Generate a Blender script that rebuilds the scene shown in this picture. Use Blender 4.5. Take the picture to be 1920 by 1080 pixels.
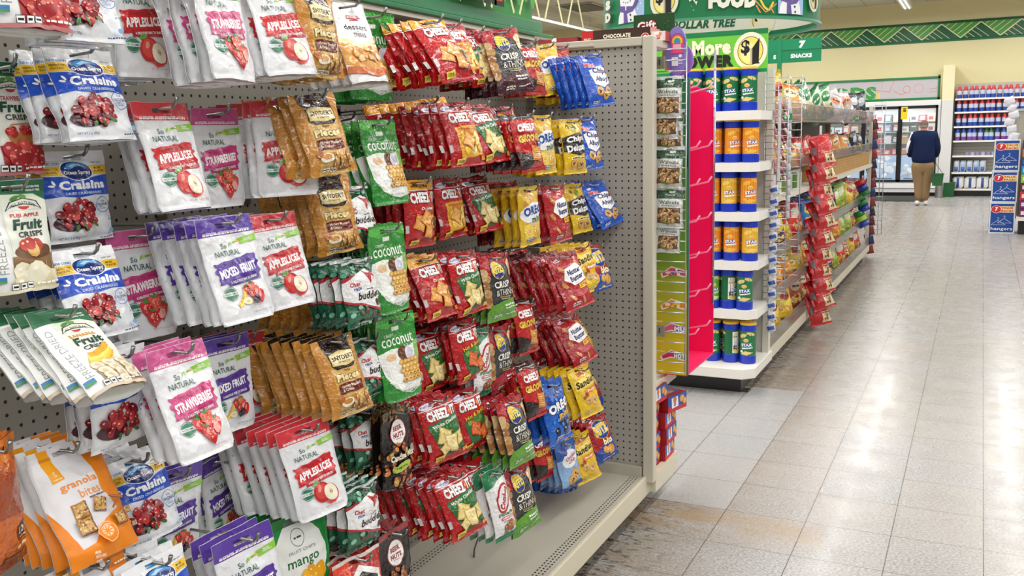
import bpy, bmesh, math, random
from math import sin, cos, pi, radians, sqrt, exp
from mathutils import Vector, Matrix, noise
from mathutils.geometry import tessellate_polygon

for o in list(bpy.data.objects):
    bpy.data.objects.remove(o)
SC = bpy.context.scene
COL = SC.collection
# ------------------------------------------------------------------ camera
YAW, PITCH, ROLL, EYE = radians(26.7726), radians(9.2417), radians(-1.4082), 1.48
FPX = 1740.85
_f = Vector((-sin(YAW)*cos(PITCH), cos(YAW)*cos(PITCH), -sin(PITCH)))
_r = Vector((cos(YAW), sin(YAW), 0)); _u = _r.cross(_f)
_r, _u = cos(ROLL)*_r + sin(ROLL)*_u, -sin(ROLL)*_r + cos(ROLL)*_u
cam = bpy.data.cameras.new('camera'); cam.sensor_width = 36; cam.lens = FPX/1920*36
cam.clip_start = .05; cam.clip_end = 200
camo = bpy.data.objects.new('camera', cam); COL.objects.link(camo)
camo.matrix_world = Matrix(((_r.x, _u.x, -_f.x, 0), (_r.y, _u.y, -_f.y, 0), (_r.z, _u.z, -_f.z, EYE), (0, 0, 0, 1)))
SC.camera = camo
SC.view_settings.view_transform = 'Standard'; SC.view_settings.look = 'None'
SC.view_settings.gamma = 1; SC.view_settings.use_curve_mapping = False
SC.view_settings.exposure = 0.32
# ------------------------------------------------------------------ world
W_ = bpy.data.worlds.new('store_ambient'); SC.world = W_; W_.use_nodes = True
W_.node_tree.nodes['Background'].inputs[0].default_value = (1, .98, .95, 1)
W_.node_tree.nodes['Background'].inputs[1].default_value = .1
# ------------------------------------------------------------------ ceiling lights
STRIP_X = (-10.6, -8.3, -6.05, -3.75, -1.5, .65, 2.9, 5.2)
STRIP_Z = 3.88
LAMP_W = 62.0     # watts of each lamp of a strip
for sx in STRIP_X:
    for k, (y0, y1) in enumerate(((-6, .5), (1, 7.5), (8, 14.5), (15, 21.3))):
        L = bpy.data.lights.new('fluorescent_light', 'AREA'); L.shape = 'RECTANGLE'
        L.size = .16; L.size_y = y1-y0; L.energy = LAMP_W*(1.2, 1.2, .85, 1.25)[k]; L.color = (1, .985, .955)
        lo = bpy.data.objects.new('fluorescent_light', L); COL.objects.link(lo)
        lo.location = (sx, (y0+y1)/2, STRIP_Z-.03)

def ray(px, py):
    return _r*((px-960)/FPX) - _u*((py-540)/FPX) + _f
def onx(px, py, x): d = ray(px, py); return d*(x/d.x) + Vector((0, 0, EYE))
def ony(px, py, y): d = ray(px, py); return d*(y/d.y) + Vector((0, 0, EYE))
def onz(px, py, z): d = ray(px, py); return d*((z-EYE)/d.z) + Vector((0, 0, EYE))
def project(p):
    v = Vector(p) - Vector((0, 0, EYE)); return 960+FPX*v.dot(_r)/v.dot(_f), 540-FPX*v.dot(_u)/v.dot(_f)

# ------------------------------------------------------------------ colours and materials
_cc = {}
def C(h):
    if not isinstance(h, str): return h
    if h not in _cc:
        v = [int(h[i:i+2], 16)/255 for i in (0, 2, 4)]
        _cc[h] = tuple((a/12.92 if a <= .04045 else ((a+.055)/1.055)**2.4) for a in v)+(1.,)
    return _cc[h]
def mixc(a, b, t):
    a, b = C(a), C(b); return tuple(a[i]*(1-t)+b[i]*t for i in range(4))
class N:
    """small node-graph builder"""
    def __init__(s, name):
        s.m = bpy.data.materials.new(name); s.m.use_nodes = True; s.t = s.m.node_tree
        s.b = s.t.nodes['Principled BSDF']
    def n(s, t, **k):
        x = s.t.nodes.new(t)
        for a, v in k.items(): setattr(x, a, v)
        return x
    def l(s, a, b): s.t.links.new(a, b)
    def setp(s, **k):
        for a, v in k.items(): s.b.inputs[a.replace('_', ' ')].default_value = v
        return s
    def math(s, op, a, b=None, c=None):
        x = s.n('ShaderNodeMath', operation=op)
        for i, v in enumerate((a, b, c)):
            if v is None: continue
            if isinstance(v, (int, float)): x.inputs[i].default_value = v
            else: s.l(v, x.inputs[i])
        return x.outputs[0]
    def mix(s, f, a, b, mode='MIX'):
        x = s.n('ShaderNodeMix', data_type='RGBA', blend_type=mode)
        for i, v in ((0, f), (6, a), (7, b)):
            if isinstance(v, (int, float)): x.inputs[i].default_value = v
            elif isinstance(v, tuple): x.inputs[i].default_value = v
            else: s.l(v, x.inputs[i])
        return x.outputs[2]
    def noise(s, scale, detail=2, co=None, rough=.5):
        x = s.n('ShaderNodeTexNoise'); x.inputs['Scale'].default_value = scale
        x.inputs['Detail'].default_value = detail; x.inputs['Roughness'].default_value = rough
        if co is not None: s.l(co, x.inputs['Vector'])
        return x.outputs[0]
    def co(s, kind='Object'): return s.n('ShaderNodeTexCoord').outputs[kind]
    def ramp(s, f, a, b):
        x = s.n('ShaderNodeMapRange'); x.inputs[1].default_value = a; x.inputs[2].default_value = b
        s.l(f, x.inputs[0]); return x.outputs[0]
    def bump(s, h, strength=.3, dist=.01):
        x = s.n('ShaderNodeBump'); x.inputs['Strength'].default_value = strength; x.inputs['Distance'].default_value = dist
        s.l(h, x.inputs['Height']); s.l(x.outputs[0], s.b.inputs['Normal'])

def film(name, rough, crinkle, coat=.0, scale=26, spec=.5, metal=0.):
    g = N(name); a = g.n('ShaderNodeAttribute', attribute_name='Col'); g.l(a.outputs[0], g.b.inputs['Base Color'])
    g.setp(Roughness=rough, Coat_Weight=coat, Coat_Roughness=.08, Specular_IOR_Level=spec, Metallic=metal)
    co = g.co()
    n1 = g.noise(scale, 3, co, .55); n2 = g.noise(scale*3.1, 2, co, .5)
    r1 = g.math('ABSOLUTE', g.math('SUBTRACT', n1, .5)); r2 = g.math('ABSOLUTE', g.math('SUBTRACT', n2, .5))
    h = g.math('ADD', g.math('MULTIPLY', r1, -1.6), g.math('MULTIPLY', r2, -.45))
    g.bump(h, crinkle, .012)
    return g.m
def paint(name, rough=.5, metal=0., coat=0., spec=.5, grain=.06, emit=0.):
    """plain material whose colour comes from the mesh's own colour layer, with a faint procedural mottling"""
    g = N(name); a = g.n('ShaderNodeAttribute', attribute_name='Col')
    nz = g.noise(60, 3, g.co()); d = g.math('ADD', g.math('MULTIPLY', nz, grain*2), 1-grain)
    v = g.n('ShaderNodeVectorMath', operation='SCALE'); g.l(a.outputs[0], v.inputs[0]); g.l(d, v.inputs['Scale'])
    g.l(v.outputs[0], g.b.inputs['Base Color'])
    g.setp(Roughness=rough, Metallic=metal, Coat_Weight=coat, Specular_IOR_Level=spec)
    if emit:
        g.l(v.outputs[0], g.b.inputs['Emission Color']); g.b.inputs['Emission Strength'].default_value = emit
    return g.m
M_FOIL = film('glossy_snack_film', .2, .8, .5)
M_POUCH = film('satin_pouch_film', .24, .62, .4, 13)
M_MATTE = film('matte_pouch_film', .42, .28, .05, 12)
M_CLEAR = film('wrapped_card', .3, .25, .2, 12)
M_PAINT = paint('painted_metal', .42, 0, 0, .5, .03)
M_PLAST = paint('moulded_plastic', .3, 0, .2)
M_CARD = paint('printed_card', .5, 0, 0, .4, .04)
M_CLOTH = paint('woven_cloth', .9, 0, 0, .2, .12)
M_SKIN = paint('skin', .55, 0, 0, .4, .05)
M_WIRE = paint('zinc_wire', .28, .9, 0, .5, .05)
M_LIT = paint('lit_panel', .5, 0, 0, .5, .0, 1.0)

# ------------------------------------------------------------------ mesh builder
def link(o, parent=None):
    COL.objects.link(o)
    if parent is not None: o.parent = parent
    return o
def tag(o, label, cat, group=None):
    o['label'] = label; o['category'] = cat
    if group: o['group'] = group
    return o
def thing(name, label, cat, loc=(0, 0, 0), group=None):
    o = bpy.data.objects.new(name, None); o.empty_display_size = .05; o.location = loc
    return tag(link(o), label, cat, group)
class MB:
    def __init__(s): s.v = []; s.f = []; s.c = []
    def add(s, vs, fs, c):
        b = len(s.v); s.v.extend([tuple(v) for v in vs]); c = C(c)
        for f in fs: s.f.append(tuple(b+i for i in f)); s.c.append(c)
        return s
    def box(s, a, b, c):
        x0, y0, z0 = a; x1, y1, z1 = b
        return s.add([(x0,y0,z0),(x1,y0,z0),(x1,y1,z0),(x0,y1,z0),(x0,y0,z1),(x1,y0,z1),(x1,y1,z1),(x0,y1,z1)],
              [(0,3,2,1),(4,5,6,7),(0,1,5,4),(1,2,6,5),(2,3,7,6),(3,0,4,7)], c)
    def quad(s, a, b, c_, d, c): return s.add([a, b, c_, d], [(0, 1, 2, 3)], c)
    def tube(s, pts, r, c, n=6, closed=False, caps=True):
        pts = [Vector(p) for p in pts]; m = len(pts); rings = []
        up = Vector((0, 0, 1)); vs = []
        for i, p in enumerate(pts):
            t = (pts[min(i+1, m-1)]-pts[max(i-1, 0)]).normalized()
            a = t.cross(up)
            if a.length < 1e-3: a = t.cross(Vector((1, 0, 0)))
            a.normalize(); b = t.cross(a); rr = r[i] if isinstance(r, (list, tuple)) else r
            for k in range(n): vs.append(p+(a*cos(2*pi*k/n)+b*sin(2*pi*k/n))*rr)
        fs = [(i*n+k, i*n+(k+1) % n, (i+1)*n+(k+1) % n, (i+1)*n+k) for i in range(m-1) for k in range(n)]
        if caps: fs += [tuple(range(n))[::-1], tuple((m-1)*n+k for k in range(n))]
        return s.add(vs, fs, c)
    def lathe(s, prof, center, c, n=20, cs=None):
        cx, cy, cz = center; vs = []; m = len(prof)
        for r, z in prof:
            for k in range(n): vs.append((cx+r*cos(2*pi*k/n), cy+r*sin(2*pi*k/n), cz+z))
        for i in range(m-1):
            fs = [(i*n+k, i*n+(k+1) % n, (i+1)*n+(k+1) % n, (i+1)*n+k) for k in range(n)]
            b = len(s.v)
            s.v.extend(vs[i*n:(i+2)*n]); col = C(cs[i] if cs else c)
            for k in range(n): s.f.append((b+k, b+(k+1) % n, b+n+(k+1) % n, b+n+k)); s.c.append(col)
        for i in (0, m-1):
            if prof[i][0] > 1e-4:
                b = len(s.v); s.v.extend(vs[i*n:(i+1)*n]); s.f.append(tuple(range(b, b+n))[::(-1 if i == 0 else 1)])
                s.c.append(C((cs[0] if i == 0 else cs[-1]) if cs else c))
        return s
    def prism(s, poly, z0, z1, c, fn=lambda x, y, z: (x, y, z)):
        n = len(poly); vs = [fn(x, y, z0) for x, y in poly]+[fn(x, y, z1) for x, y in poly]
        return s.add(vs, [tuple(range(n))[::-1], tuple(range(n, 2*n))]+[(i, (i+1) % n, n+(i+1) % n, n+i) for i in range(n)], c)
    def art(s, des, fn):
        """lay a flat printed design on a surface: fn(x, y, layer)"""
        vs, fs, cs = des.flat()
        b = len(s.v); s.v.extend([tuple(fn(x, y, l)) for x, y, l in vs])
        for f, c in zip(fs, cs): s.f.append(tuple(b+i for i in f)); s.c.append(c)
        return s
    def mesh(s, name, smooth=False, bevel=0, weld=False):
        me = bpy.data.meshes.new(name); me.from_pydata(s.v, [], s.f); me.validate(clean_customdata=False) if False else None
        at = me.color_attributes.new('Col', 'FLOAT_COLOR', 'CORNER'); flat = []
        for f, c in zip(s.f, s.c): flat.extend(c*len(f))
        at.data.foreach_set('color', flat)
        if smooth: me.polygons.foreach_set('use_smooth', [True]*len(s.f))
        me.update(); return me
    def build(s, name, mat, parent=None, smooth=False, bevel=0):
        me = s.mesh(name, smooth); me.materials.append(mat)
        o = bpy.data.objects.new(name, me); link(o, parent)
        if parent is not None and any(abs(k) > 1e-9 for k in parent.location) and parent.get('_w'):
            o.location = -parent.location
        if bevel:
            b = o.modifiers.new('edge', 'BEVEL'); b.width = bevel; b.segments = 2; b.limit_method = 'ANGLE'
        return o
def wthing(name, label, cat, loc, group=None):
    """a thing whose parts are given in world coordinates"""
    o = thing(name, label, cat, loc, group); o['_w'] = 1; return o

# ------------------------------------------------------------------ printed designs (flat layered polygons)
_tc = {}
def text2d(s, bold, shear=0, sp=None):
    sp = bold if sp is None else sp; k = (s, bold, shear, sp)
    if k not in _tc:
        cu = bpy.data.curves.new('t', 'FONT'); cu.body = s; cu.resolution_u = 2; cu.offset = bold; cu.shear = shear
        cu.space_character = 1+max(sp, 0)*1.7
        ob = bpy.data.objects.new('t', cu); me = bpy.data.meshes.new_from_object(ob)
        vs = [(v.co.x, v.co.y) for v in me.vertices]; fs = [tuple(p.vertices) for p in me.polygons]
        bpy.data.objects.remove(ob); bpy.data.curves.remove(cu); bpy.data.meshes.remove(me)
        if not vs: vs = [(0, 0), (1, 0), (0, 1)]; fs = []
        x0 = min(v[0] for v in vs); x1 = max(v[0] for v in vs); y0 = min(v[1] for v in vs); y1 = max(v[1] for v in vs)
        _tc[k] = ([((x-x0)/(y1-y0), (y-y0)/(y1-y0)) for x, y in vs], fs, (x1-x0)/(y1-y0))
    return _tc[k]
class D:
    """design: x 0..1 across, y 0..A down"""
    def __init__(s, A, base): s.A = A; s.base = C(base); s.p = []; s.k = 0; s._f = None
    def poly(s, pts, c, tri=None):
        s.k += 1
        fs = tri if tri is not None else ([tuple(range(len(pts)))] if len(pts) < 5 and tri is None else
             tessellate_polygon([[Vector((x, y, 0)) for x, y in pts]]))
        s.p.append((list(pts), [tuple(f) for f in fs], C(c), s.k)); return s
    def rect(s, x0, y0, x1, y1, c): return s.poly([(x0, y0), (x1, y0), (x1, y1), (x0, y1)], c)
    def ell(s, cx, cy, rx, ry, c, n=14, rot=0, a0=0, a1=360):
        cr, sr = cos(radians(rot)), sin(radians(rot)); pts = []
        for i in range(n+(0 if a1-a0 >= 360 else 1)):
            a = radians(a0+(a1-a0)*i/n); x, y = rx*cos(a), ry*sin(a); pts.append((cx+x*cr-y*sr, cy+x*sr+y*cr))
        return s.poly(pts, c, [tuple(range(len(pts)))])
    def text(s, t, cx, cy, h, c, w=None, bold=.02, rot=0, shear=0, arc=0, out=None, ow=.05):
        """centred text; out = outline colour drawn beneath"""
        if out is not None: s._text(t, cx, cy, h, out, w, bold+ow, rot, shear, arc, bold)
        return s._text(t, cx, cy, h, c, w, bold, rot, shear, arc, bold)
    def _text(s, t, cx, cy, h, c, w, bold, rot, shear, arc, sp):
        vs, fs, wd = text2d(t, bold, shear, sp); v2, f2, wd0 = text2d(t, sp, shear, sp)
        W = w if w else wd0*h; kx = 1 if bold == sp else 1+(bold-sp)*1.6*h/max(W, h*.3); ky = 1 if bold == sp else 1+(bold-sp)*2.2; cr, sr = cos(radians(rot)), sin(radians(rot)); pts = []
        for x, y in vs:
            X = (x/wd-.5)*W*kx; Y = -(y-.5)*h*ky
            if arc: Y += arc*((2*X/W)**2)
            pts.append((cx+X*cr-Y*sr, cy+X*sr+Y*cr))
        s.k += 1; s.p.append((pts, fs, C(c), s.k)); return s
    def brush(s, x0, y0, x1, y1, c, seed=1, slant=0):
        r = random.Random(seed); pts = []; n = 9
        for i in range(n+1): pts.append((x0+(r.random()-.3)*.06, y1-(y1-y0)*i/n))
        for i in range(7): pts.append((x0+(x1-x0)*(i+.5)/7, y0+(r.random()-.5)*.04))
        for i in range(n+1): pts.append((x1-(r.random()-.3)*.06, y0+(y1-y0)*i/n))
        for i in range(7): pts.append((x1-(x1-x0)*(i+.5)/7, y1+(r.random()-.5)*.03))
        return s.poly([(x, y-slant*(x-.5)) for x, y in pts], c)
    def ring(s, cx, cy, r0, r1, c, n=20, ry=1.):
        pts = [(cx+r*cos(2*pi*i/n), cy+r*sin(2*pi*i/n)*ry) for r in (r0, r1) for i in range(n)]
        return s.poly(pts, c, [(i, (i+1) % n, n+(i+1) % n, n+i) for i in range(n)])
    def line(s, pts, w, c):
        v = []; f = []
        for i in range(len(pts)-1):
            (x0, y0), (x1, y1) = pts[i], pts[i+1]; L = math.hypot(x1-x0, y1-y0) or 1
            nx, ny = -(y1-y0)/L*w/2, (x1-x0)/L*w/2; b = len(v)
            v += [(x0+nx, y0+ny), (x1+nx, y1+ny), (x1-nx, y1-ny), (x0-nx, y0-ny)]; f.append((b, b+1, b+2, b+3))
        return s.poly(v, c, f)
    def blobs(s, cx, cy, rx, ry, n, r, cols, seed=1, asp=1., hi=None):
        q = random.Random(seed)
        for i in range(n):
            a = q.random()*2*pi; k = sqrt(q.random()); x, y = cx+rx*k*cos(a), cy+ry*k*sin(a); R = r*(.8+.4*q.random())
            s.ell(x, y, R, R*asp, cols[i % len(cols)], 9, q.random()*180)
            if hi: s.ell(x-R*.3, y-R*.3, R*.28, R*.2, hi, 6)
        return s
    def micro(s, x0, y, x1, h, c, seed=1):
        """an illegibly small line of print"""
        q = random.Random(seed); x = x0
        while x < x1:
            w = h*(1.2+2.5*q.random()); s.rect(x, y-h/2, min(x+w, x1), y+h/2, c); x += w+h*.6
        return s
    def flat(s):
        if s._f is None:
            vs = []; fs = []; cs = []
            for pts, tri, c, k in s.p:
                b = len(vs); vs += [(x, y, k) for x, y in pts]
                for t in tri: fs.append(tuple(b+i for i in t)); cs.append(c)
            s._f = (vs, fs, cs)
        return s._f
    def clip(s, nu, nv, hole=None, diag=True):
        """cut all printing along the grid the bag surface is built on"""
        bm = bmesh.new(); lay = bm.faces.layers.int.new('k'); pal = []
        for pts, tri, c, k in s.p:
            vv = [bm.verts.new((x, y, k*.001)) for x, y in pts]
            for t in tri:
                try: f = bm.faces.new([vv[i] for i in t])
                except ValueError: continue
                f[lay] = len(pal)
            pal.append((c, k))
        def cut(co, no, inner=False, outer=False):
            g = bm.verts[:]+bm.edges[:]+bm.faces[:]
            bmesh.ops.bisect_plane(bm, geom=g, dist=1e-6, plane_co=co, plane_no=no, clear_inner=inner, clear_outer=outer)
        e = .004
        cut((e, 0, 0), (1, 0, 0), inner=True); cut((1-e, 0, 0), (1, 0, 0), outer=True)
        cut((0, e, 0), (0, 1, 0), inner=True); cut((0, s.A-e, 0), (0, 1, 0), outer=True)
        for i in range(1, nu): cut((i/nu, 0, 0), (1, 0, 0))
        for j in range(1, nv): cut((0, j*s.A/nv, 0), (0, 1, 0))
        if diag:
            for m_ in range(-(nu-1), nv): cut((0, m_*s.A/nv, 0), (-nu, nv/s.A, 0))
        bm.verts.index_update()
        vs = [(v.co.x, v.co.y, round(v.co.z*1000)) for v in bm.verts]; out = []
        for f in bm.faces:
            c = f.calc_center_median(); i, j = int(c.x*nu), int(c.y/s.A*nv)
            if hole and j == hole[1] and hole[0] <= i < nu-hole[0]: continue
            out.append((tuple(v.index for v in f.verts), pal[f[lay]][0], j))
        bm.free(); return vs, out
# ------------------------------------------------------------------ fruit, crackers and other printed pictures
def p_apple(d, cx, cy, r, cut=True):
    d.ell(cx-.3*r, cy, r*.95, r, 'C42A2E', 18); d.ell(cx-.3*r, cy-r*.1, r*.75, r*.75, 'D84A42', 16)
    d.ell(cx-.55*r, cy-r*.35, r*.2, r*.3, 'EE9A8C', 8, 20)
    d.ell(cx-.75*r, cy-r*1.0, r*.42, r*.2, '5E9A3C', 10, -20)
    d.line([(cx-.3*r, cy-.8*r), (cx-.1*r, cy-1.2*r)], r*.08, '6B4A2A')
    if cut:
        d.ell(cx+.62*r, cy+.3*r, r*.82, r*.92, 'C8323A', 18, -25); d.ell(cx+.6*r, cy+.24*r, r*.72, r*.84, 'F4EDD6', 18, -25)
        d.ell(cx+.58*r, cy+.2*r, r*.22, r*.3, 'DCCB9C', 10); d.ell(cx+.5*r, cy+.2*r, r*.06, r*.1, '5A3A22', 6); d.ell(cx+.68*r, cy+.24*r, r*.06, r*.1, '5A3A22', 6)
        d.poly([(cx-.3*r, cy+r), (cx+.3*r, cy+1.35*r), (cx+.95*r, cy+1.25*r), (cx+.4*r, cy+1.1*r)], 'D6463F')
def p_straw(d, cx, cy, r, seed=0):
    for k, (dx, dy, q) in enumerate(((-.6, -.2, .75), (.55, .1, .8), (-.1, .5, .85), (.1, -.5, .7))):
        x, y = cx+dx*r, cy+dy*r; R = r*q
        d.poly([(x-R*.8, y-R*.4), (x-R*.3, y-R*.75), (x+R*.3, y-R*.75), (x+R*.8, y-R*.4), (x+R*.6, y+R*.3), (x, y+R), (x-R*.6, y+R*.3)], ('CE2B33', 'DA3A3E', 'C4242E', 'E05550')[k])
        for i in range(7): a = i*2.4+seed; d.ell(x+R*.45*cos(a)*(.4+.1*i), y+R*.4*sin(a)*(.4+.1*i), R*.06, R*.08, 'F4CF8E', 5)
        d.ell(x-R*.25, y-R*.1, R*.12, R*.25, 'F29A92', 6, 20)
        d.poly([(x-R*.6, y-R*.85), (x-R*.2, y-R*.6), (x, y-R*1.05), (x+R*.2, y-R*.6), (x+R*.6, y-R*.85), (x+R*.3, y-R*.45), (x-R*.3, y-R*.45)], '3E8A36')
    d.ell(cx+r*.5, cy+r*.35, r*.3, r*.38, 'F2A9A0', 10, 30)
def p_mixed(d, cx, cy, r):
    for k in range(4):
        pts = [(cx-r*1.5+r*.5*i*.62, cy+r*(1.05-.16*k)-r*1.5*(i/4)**1.7+r*.12*k) for i in range(5)]
        d.line(pts, r*(.34-.05*k), ('E8BE2C', 'F4D548', 'F9E27C', 'E3B528')[k])
    d.ell(cx-r*.5, cy+r*.75, r*.45, r*.3, 'F6EBC0', 12); d.ell(cx-r*.5, cy+r*.75, r*.18, r*.12, 'DCC88A', 8)
    p_straw(d, cx+r*.3, cy-r*.1, r*.7); d.ell(cx+r*.95, cy+r*.5, r*.38, r*.6, 'CC2A34', 12, 25); d.ell(cx+r*.9, cy+r*.4, r*.12, r*.3, 'EE8A84', 8, 25)
    d.blobs(cx+r*.25, cy+r*.72, r*.36, r*.32, 18, r*.13, ['2A2030', '3A2C44', '1C1822'], 4, hi='8A86A0')
def p_cran(d, cx, cy, rx, ry, n=30, r=.05, seed=2):
    d.ell(cx-rx*.5, cy+ry*.55, rx*.85, ry*.55, '4A2530', 16)
    d.blobs(cx, cy, rx, ry, n, r, ['9E2028', 'B52C30', '8A1A24', 'C23C36', '7A1820'], seed, hi='F0C4BC')
    for k in range(3): d.ell(cx+rx*(.7-.5*k), cy+ry*(.75+.1*k), .05, .022, '3F6B34', 8, 30+50*k)
def p_cracker(d, cx, cy, s, rot, c1='E08A34', c2='EFA851', hole='8A4A1C'):
    a = radians(rot); q = []
    for i in range(4):
        for t in (.0, .33, .66):
            x0, y0 = [(-1, -1), (1, -1), (1, 1), (-1, 1)][i]; x1, y1 = [(-1, -1), (1, -1), (1, 1), (-1, 1)][(i+1) % 4]
            x, y = x0+(x1-x0)*t, y0+(y1-y0)*t; k = 1 if t == 0 else .93
            q.append((cx+s*k*(x*cos(a)-y*sin(a)), cy+s*k*(x*sin(a)+y*cos(a))))
    d.poly([(x+s*.1, y+s*.12) for x, y in q], '3A1A12'); d.poly(q, c1); d.poly([(cx+(x-cx)*.82, cy+(y-cy)*.82) for x, y in q], c2)
    d.ell(cx, cy, s*.09, s*.09, hole, 8); r = random.Random(int(cx*100+rot))
    for i in range(8): d.ell(cx+s*(r.random()-.5)*1.1, cy+s*(r.random()-.5)*1.1, s*.12, s*.08, mixc(c2, 'FFF0C0', .5) if i % 2 else c1, 6)
def p_cookie(d, cx, cy, r, base='D9A860', chip='4A2A1A', n=7):
    d.ell(cx, cy, r, r*.9, mixc(base, '7A4A1C', .4), 14); d.ell(cx-r*.05, cy-r*.06, r*.88, r*.78, base, 14); q = random.Random(int(cx*99+cy*31))
    for i in range(n): a = q.random()*6.3; k = q.random()*.7*r; d.ell(cx+k*cos(a), cy+k*sin(a), r*.16, r*.13, chip, 6)
def p_pretz(d, cx, cy, rx, ry, n=22, seed=3):
    q = random.Random(seed)
    for i in range(n):
        a = q.random()*2*pi; k = sqrt(q.random()); x, y = cx+rx*k*cos(a), cy+ry*k*sin(a)
        d.ell(x, y, .06, .034, ['B97A34', 'C98E44', 'A8662A', 'DDAE68'][i % 4], 9, q.random()*180); d.ell(x-.01, y-.01, .025, .012, 'F1D59C', 6, q.random()*90)
def nutri(d, x, y, w, c='FFFFFF', k='222222', n=3):
    for i in range(n):
        d.rect(x+i*w*1.1, y, x+i*w*1.1+w, y+w, k); d.rect(x+i*w*1.1+w*.08, y+w*.08, x+i*w*1.1+w*.92, y+w*.92, c); d.micro(x+i*w*1.1+w*.2, y+w*.5, x+i*w*1.1+w*.85, w*.3, k, i)
# ------------------------------------------------------------------ the designs of the snack bags
def d_crisps(flavour, fc, fcol, pic):
    A = 1.55; d = D(A, 'E9EDE4')
    for i, c in enumerate(('DCE6D4', 'E4EBDB', 'EDEFE4')): d.rect(.3, .15+.1*i, 1, A, c)
    d.rect(0, 0, 1, .17, '1F5B3A'); d.poly([(0, .17), (1, .17), (1, .3), (.8, .2), (.3, .19), (0, .24)], '2A6B45')
    d.text('GLUTEN FREE', .8, .1, .028, 'FFFFFF'); d.text('PEANUT FREE', .8, .15, .028, 'FFFFFF')
    d.rect(0, .24, .26, A, 'F2F3F3')
    d.text('FREEZE DRIED', .14, .8, .11, '9AA09E', w=.95, bold=.0, rot=-90)
    d.ell(.62, .42, .27, .14, 'E9EDE4', 20, 0, 180, 360); d.poly([(.33, .43), (.42, .3), (.62, .25), (.84, .3), (.92, .43), (.8, .37), (.62, .345), (.45, .37)], '2B3B33')
    d.poly([(.36, .41), (.44, .31), (.62, .265), (.82, .31), (.89, .41), (.8, .355), (.62, .33), (.45, .355)], 'E8E8DC')
    d.text('ALL NATURAL', .62, .325, .05, '4A5A50', w=.38, arc=.045); d.ell(.62, .37, .08, .045, 'C43A2E', 12, 0, 0, 180)
    d.ell(.5, .25, .07, .03, '4F8A3A', 10, -20); d.ell(.62, .23, .06, .028, '6BA548', 10, 15)
    d.text(flavour, .62, .5, .065, fc, w=.46); d.text('Fruit', .63, .62, .15, '1E4A38', w=.5, bold=.045, shear=.15)
    d.text('CRISPS', .65, .76, .08, '3A3F3B', w=.42, bold=.03)
    pic(d)
    d.rect(.02, A-.24, .15, A-.16, '3F7FB8'); d.rect(.02, A-.19, .15, A-.16, '4E9A4A')
    nutri(d, .2, A-.14, .09); d.micro(.55, A-.1, .9, .025, 'FFFFFF', 3); d.rect(0, A-.05, 1, A, mixc(fcol, 'FFFFFF', .2))
    return d
def pic_strawb(d):
    d.rect(.27, 1.15, 1, 1.55, 'B2262C'); d.poly([(.4, .98), (.95, .94), (.9, 1.12), (.48, 1.18)], 'B98448'); d.line([(.4, .98), (.5, .86), (.8, .84), (.95, .94)], .015, 'B98448')
    d.blobs(.67, .96, .24, .06, 16, .05, ['C22A30', 'D8403E', 'B21E28'], 2, hi='F4B0A4'); d.blobs(.62, 1.32, .36, .17, 18, .11, ['B2242C', 'C93438', 'A81C26', 'D4504A'], 5, hi='E89A90')
    for k in range(12): d.ell(.35+.05*k, 1.3+.1*sin(k*2.), .018, .012, 'F0B890', 5)
def pic_appleb(d):
    d.rect(.27, 1.05, 1, 1.55, '8C6A44'); d.ell(.62, 1.0, .3, .11, '6B4426', 16); d.blobs(.62, .95, .2, .06, 8, .085, ['C8463A', 'D96A50', 'E6B86A', 'B8342E'], 3, hi='F6DCC0')
    for k in range(8): d.line([(.27+.09*k, 1.5), (.33+.09*k, 1.15)], .01, 'C9A86C')
    d.blobs(.62, 1.36, .36, .14, 14, .13, ['EFE9CF', 'E5DDBB', 'F5F0DC', 'DCD2A8'], 7, hi='FFFDF2')
def pic_ban(d):
    for k in range(4): d.line([(.3+.03*k, 1.05-.05*k), (.5, 1.06-.05*k), (.72, .98-.05*k), (.84, .86-.04*k)], .09, ('E2B33A', 'F0CC4E', 'F7DC74', 'DDAA30')[k])
    d.rect(.27, 1.2, 1, 1.55, 'B09A7C'); q = random.Random(4)
    for k in range(14):
        x, y = .36+.2*(k % 4)+.04*q.random(), 1.12+.11*(k//4)+.03*q.random(); d.ell(x, y, .115, .085, 'C4AE8E', 12, q.random()*60); d.ell(x, y-.01, .1, .07, 'E8DCC6', 12, q.random()*60); d.ell(x, y-.01, .05, .03, 'D2BFA2', 8, 20)
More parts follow.
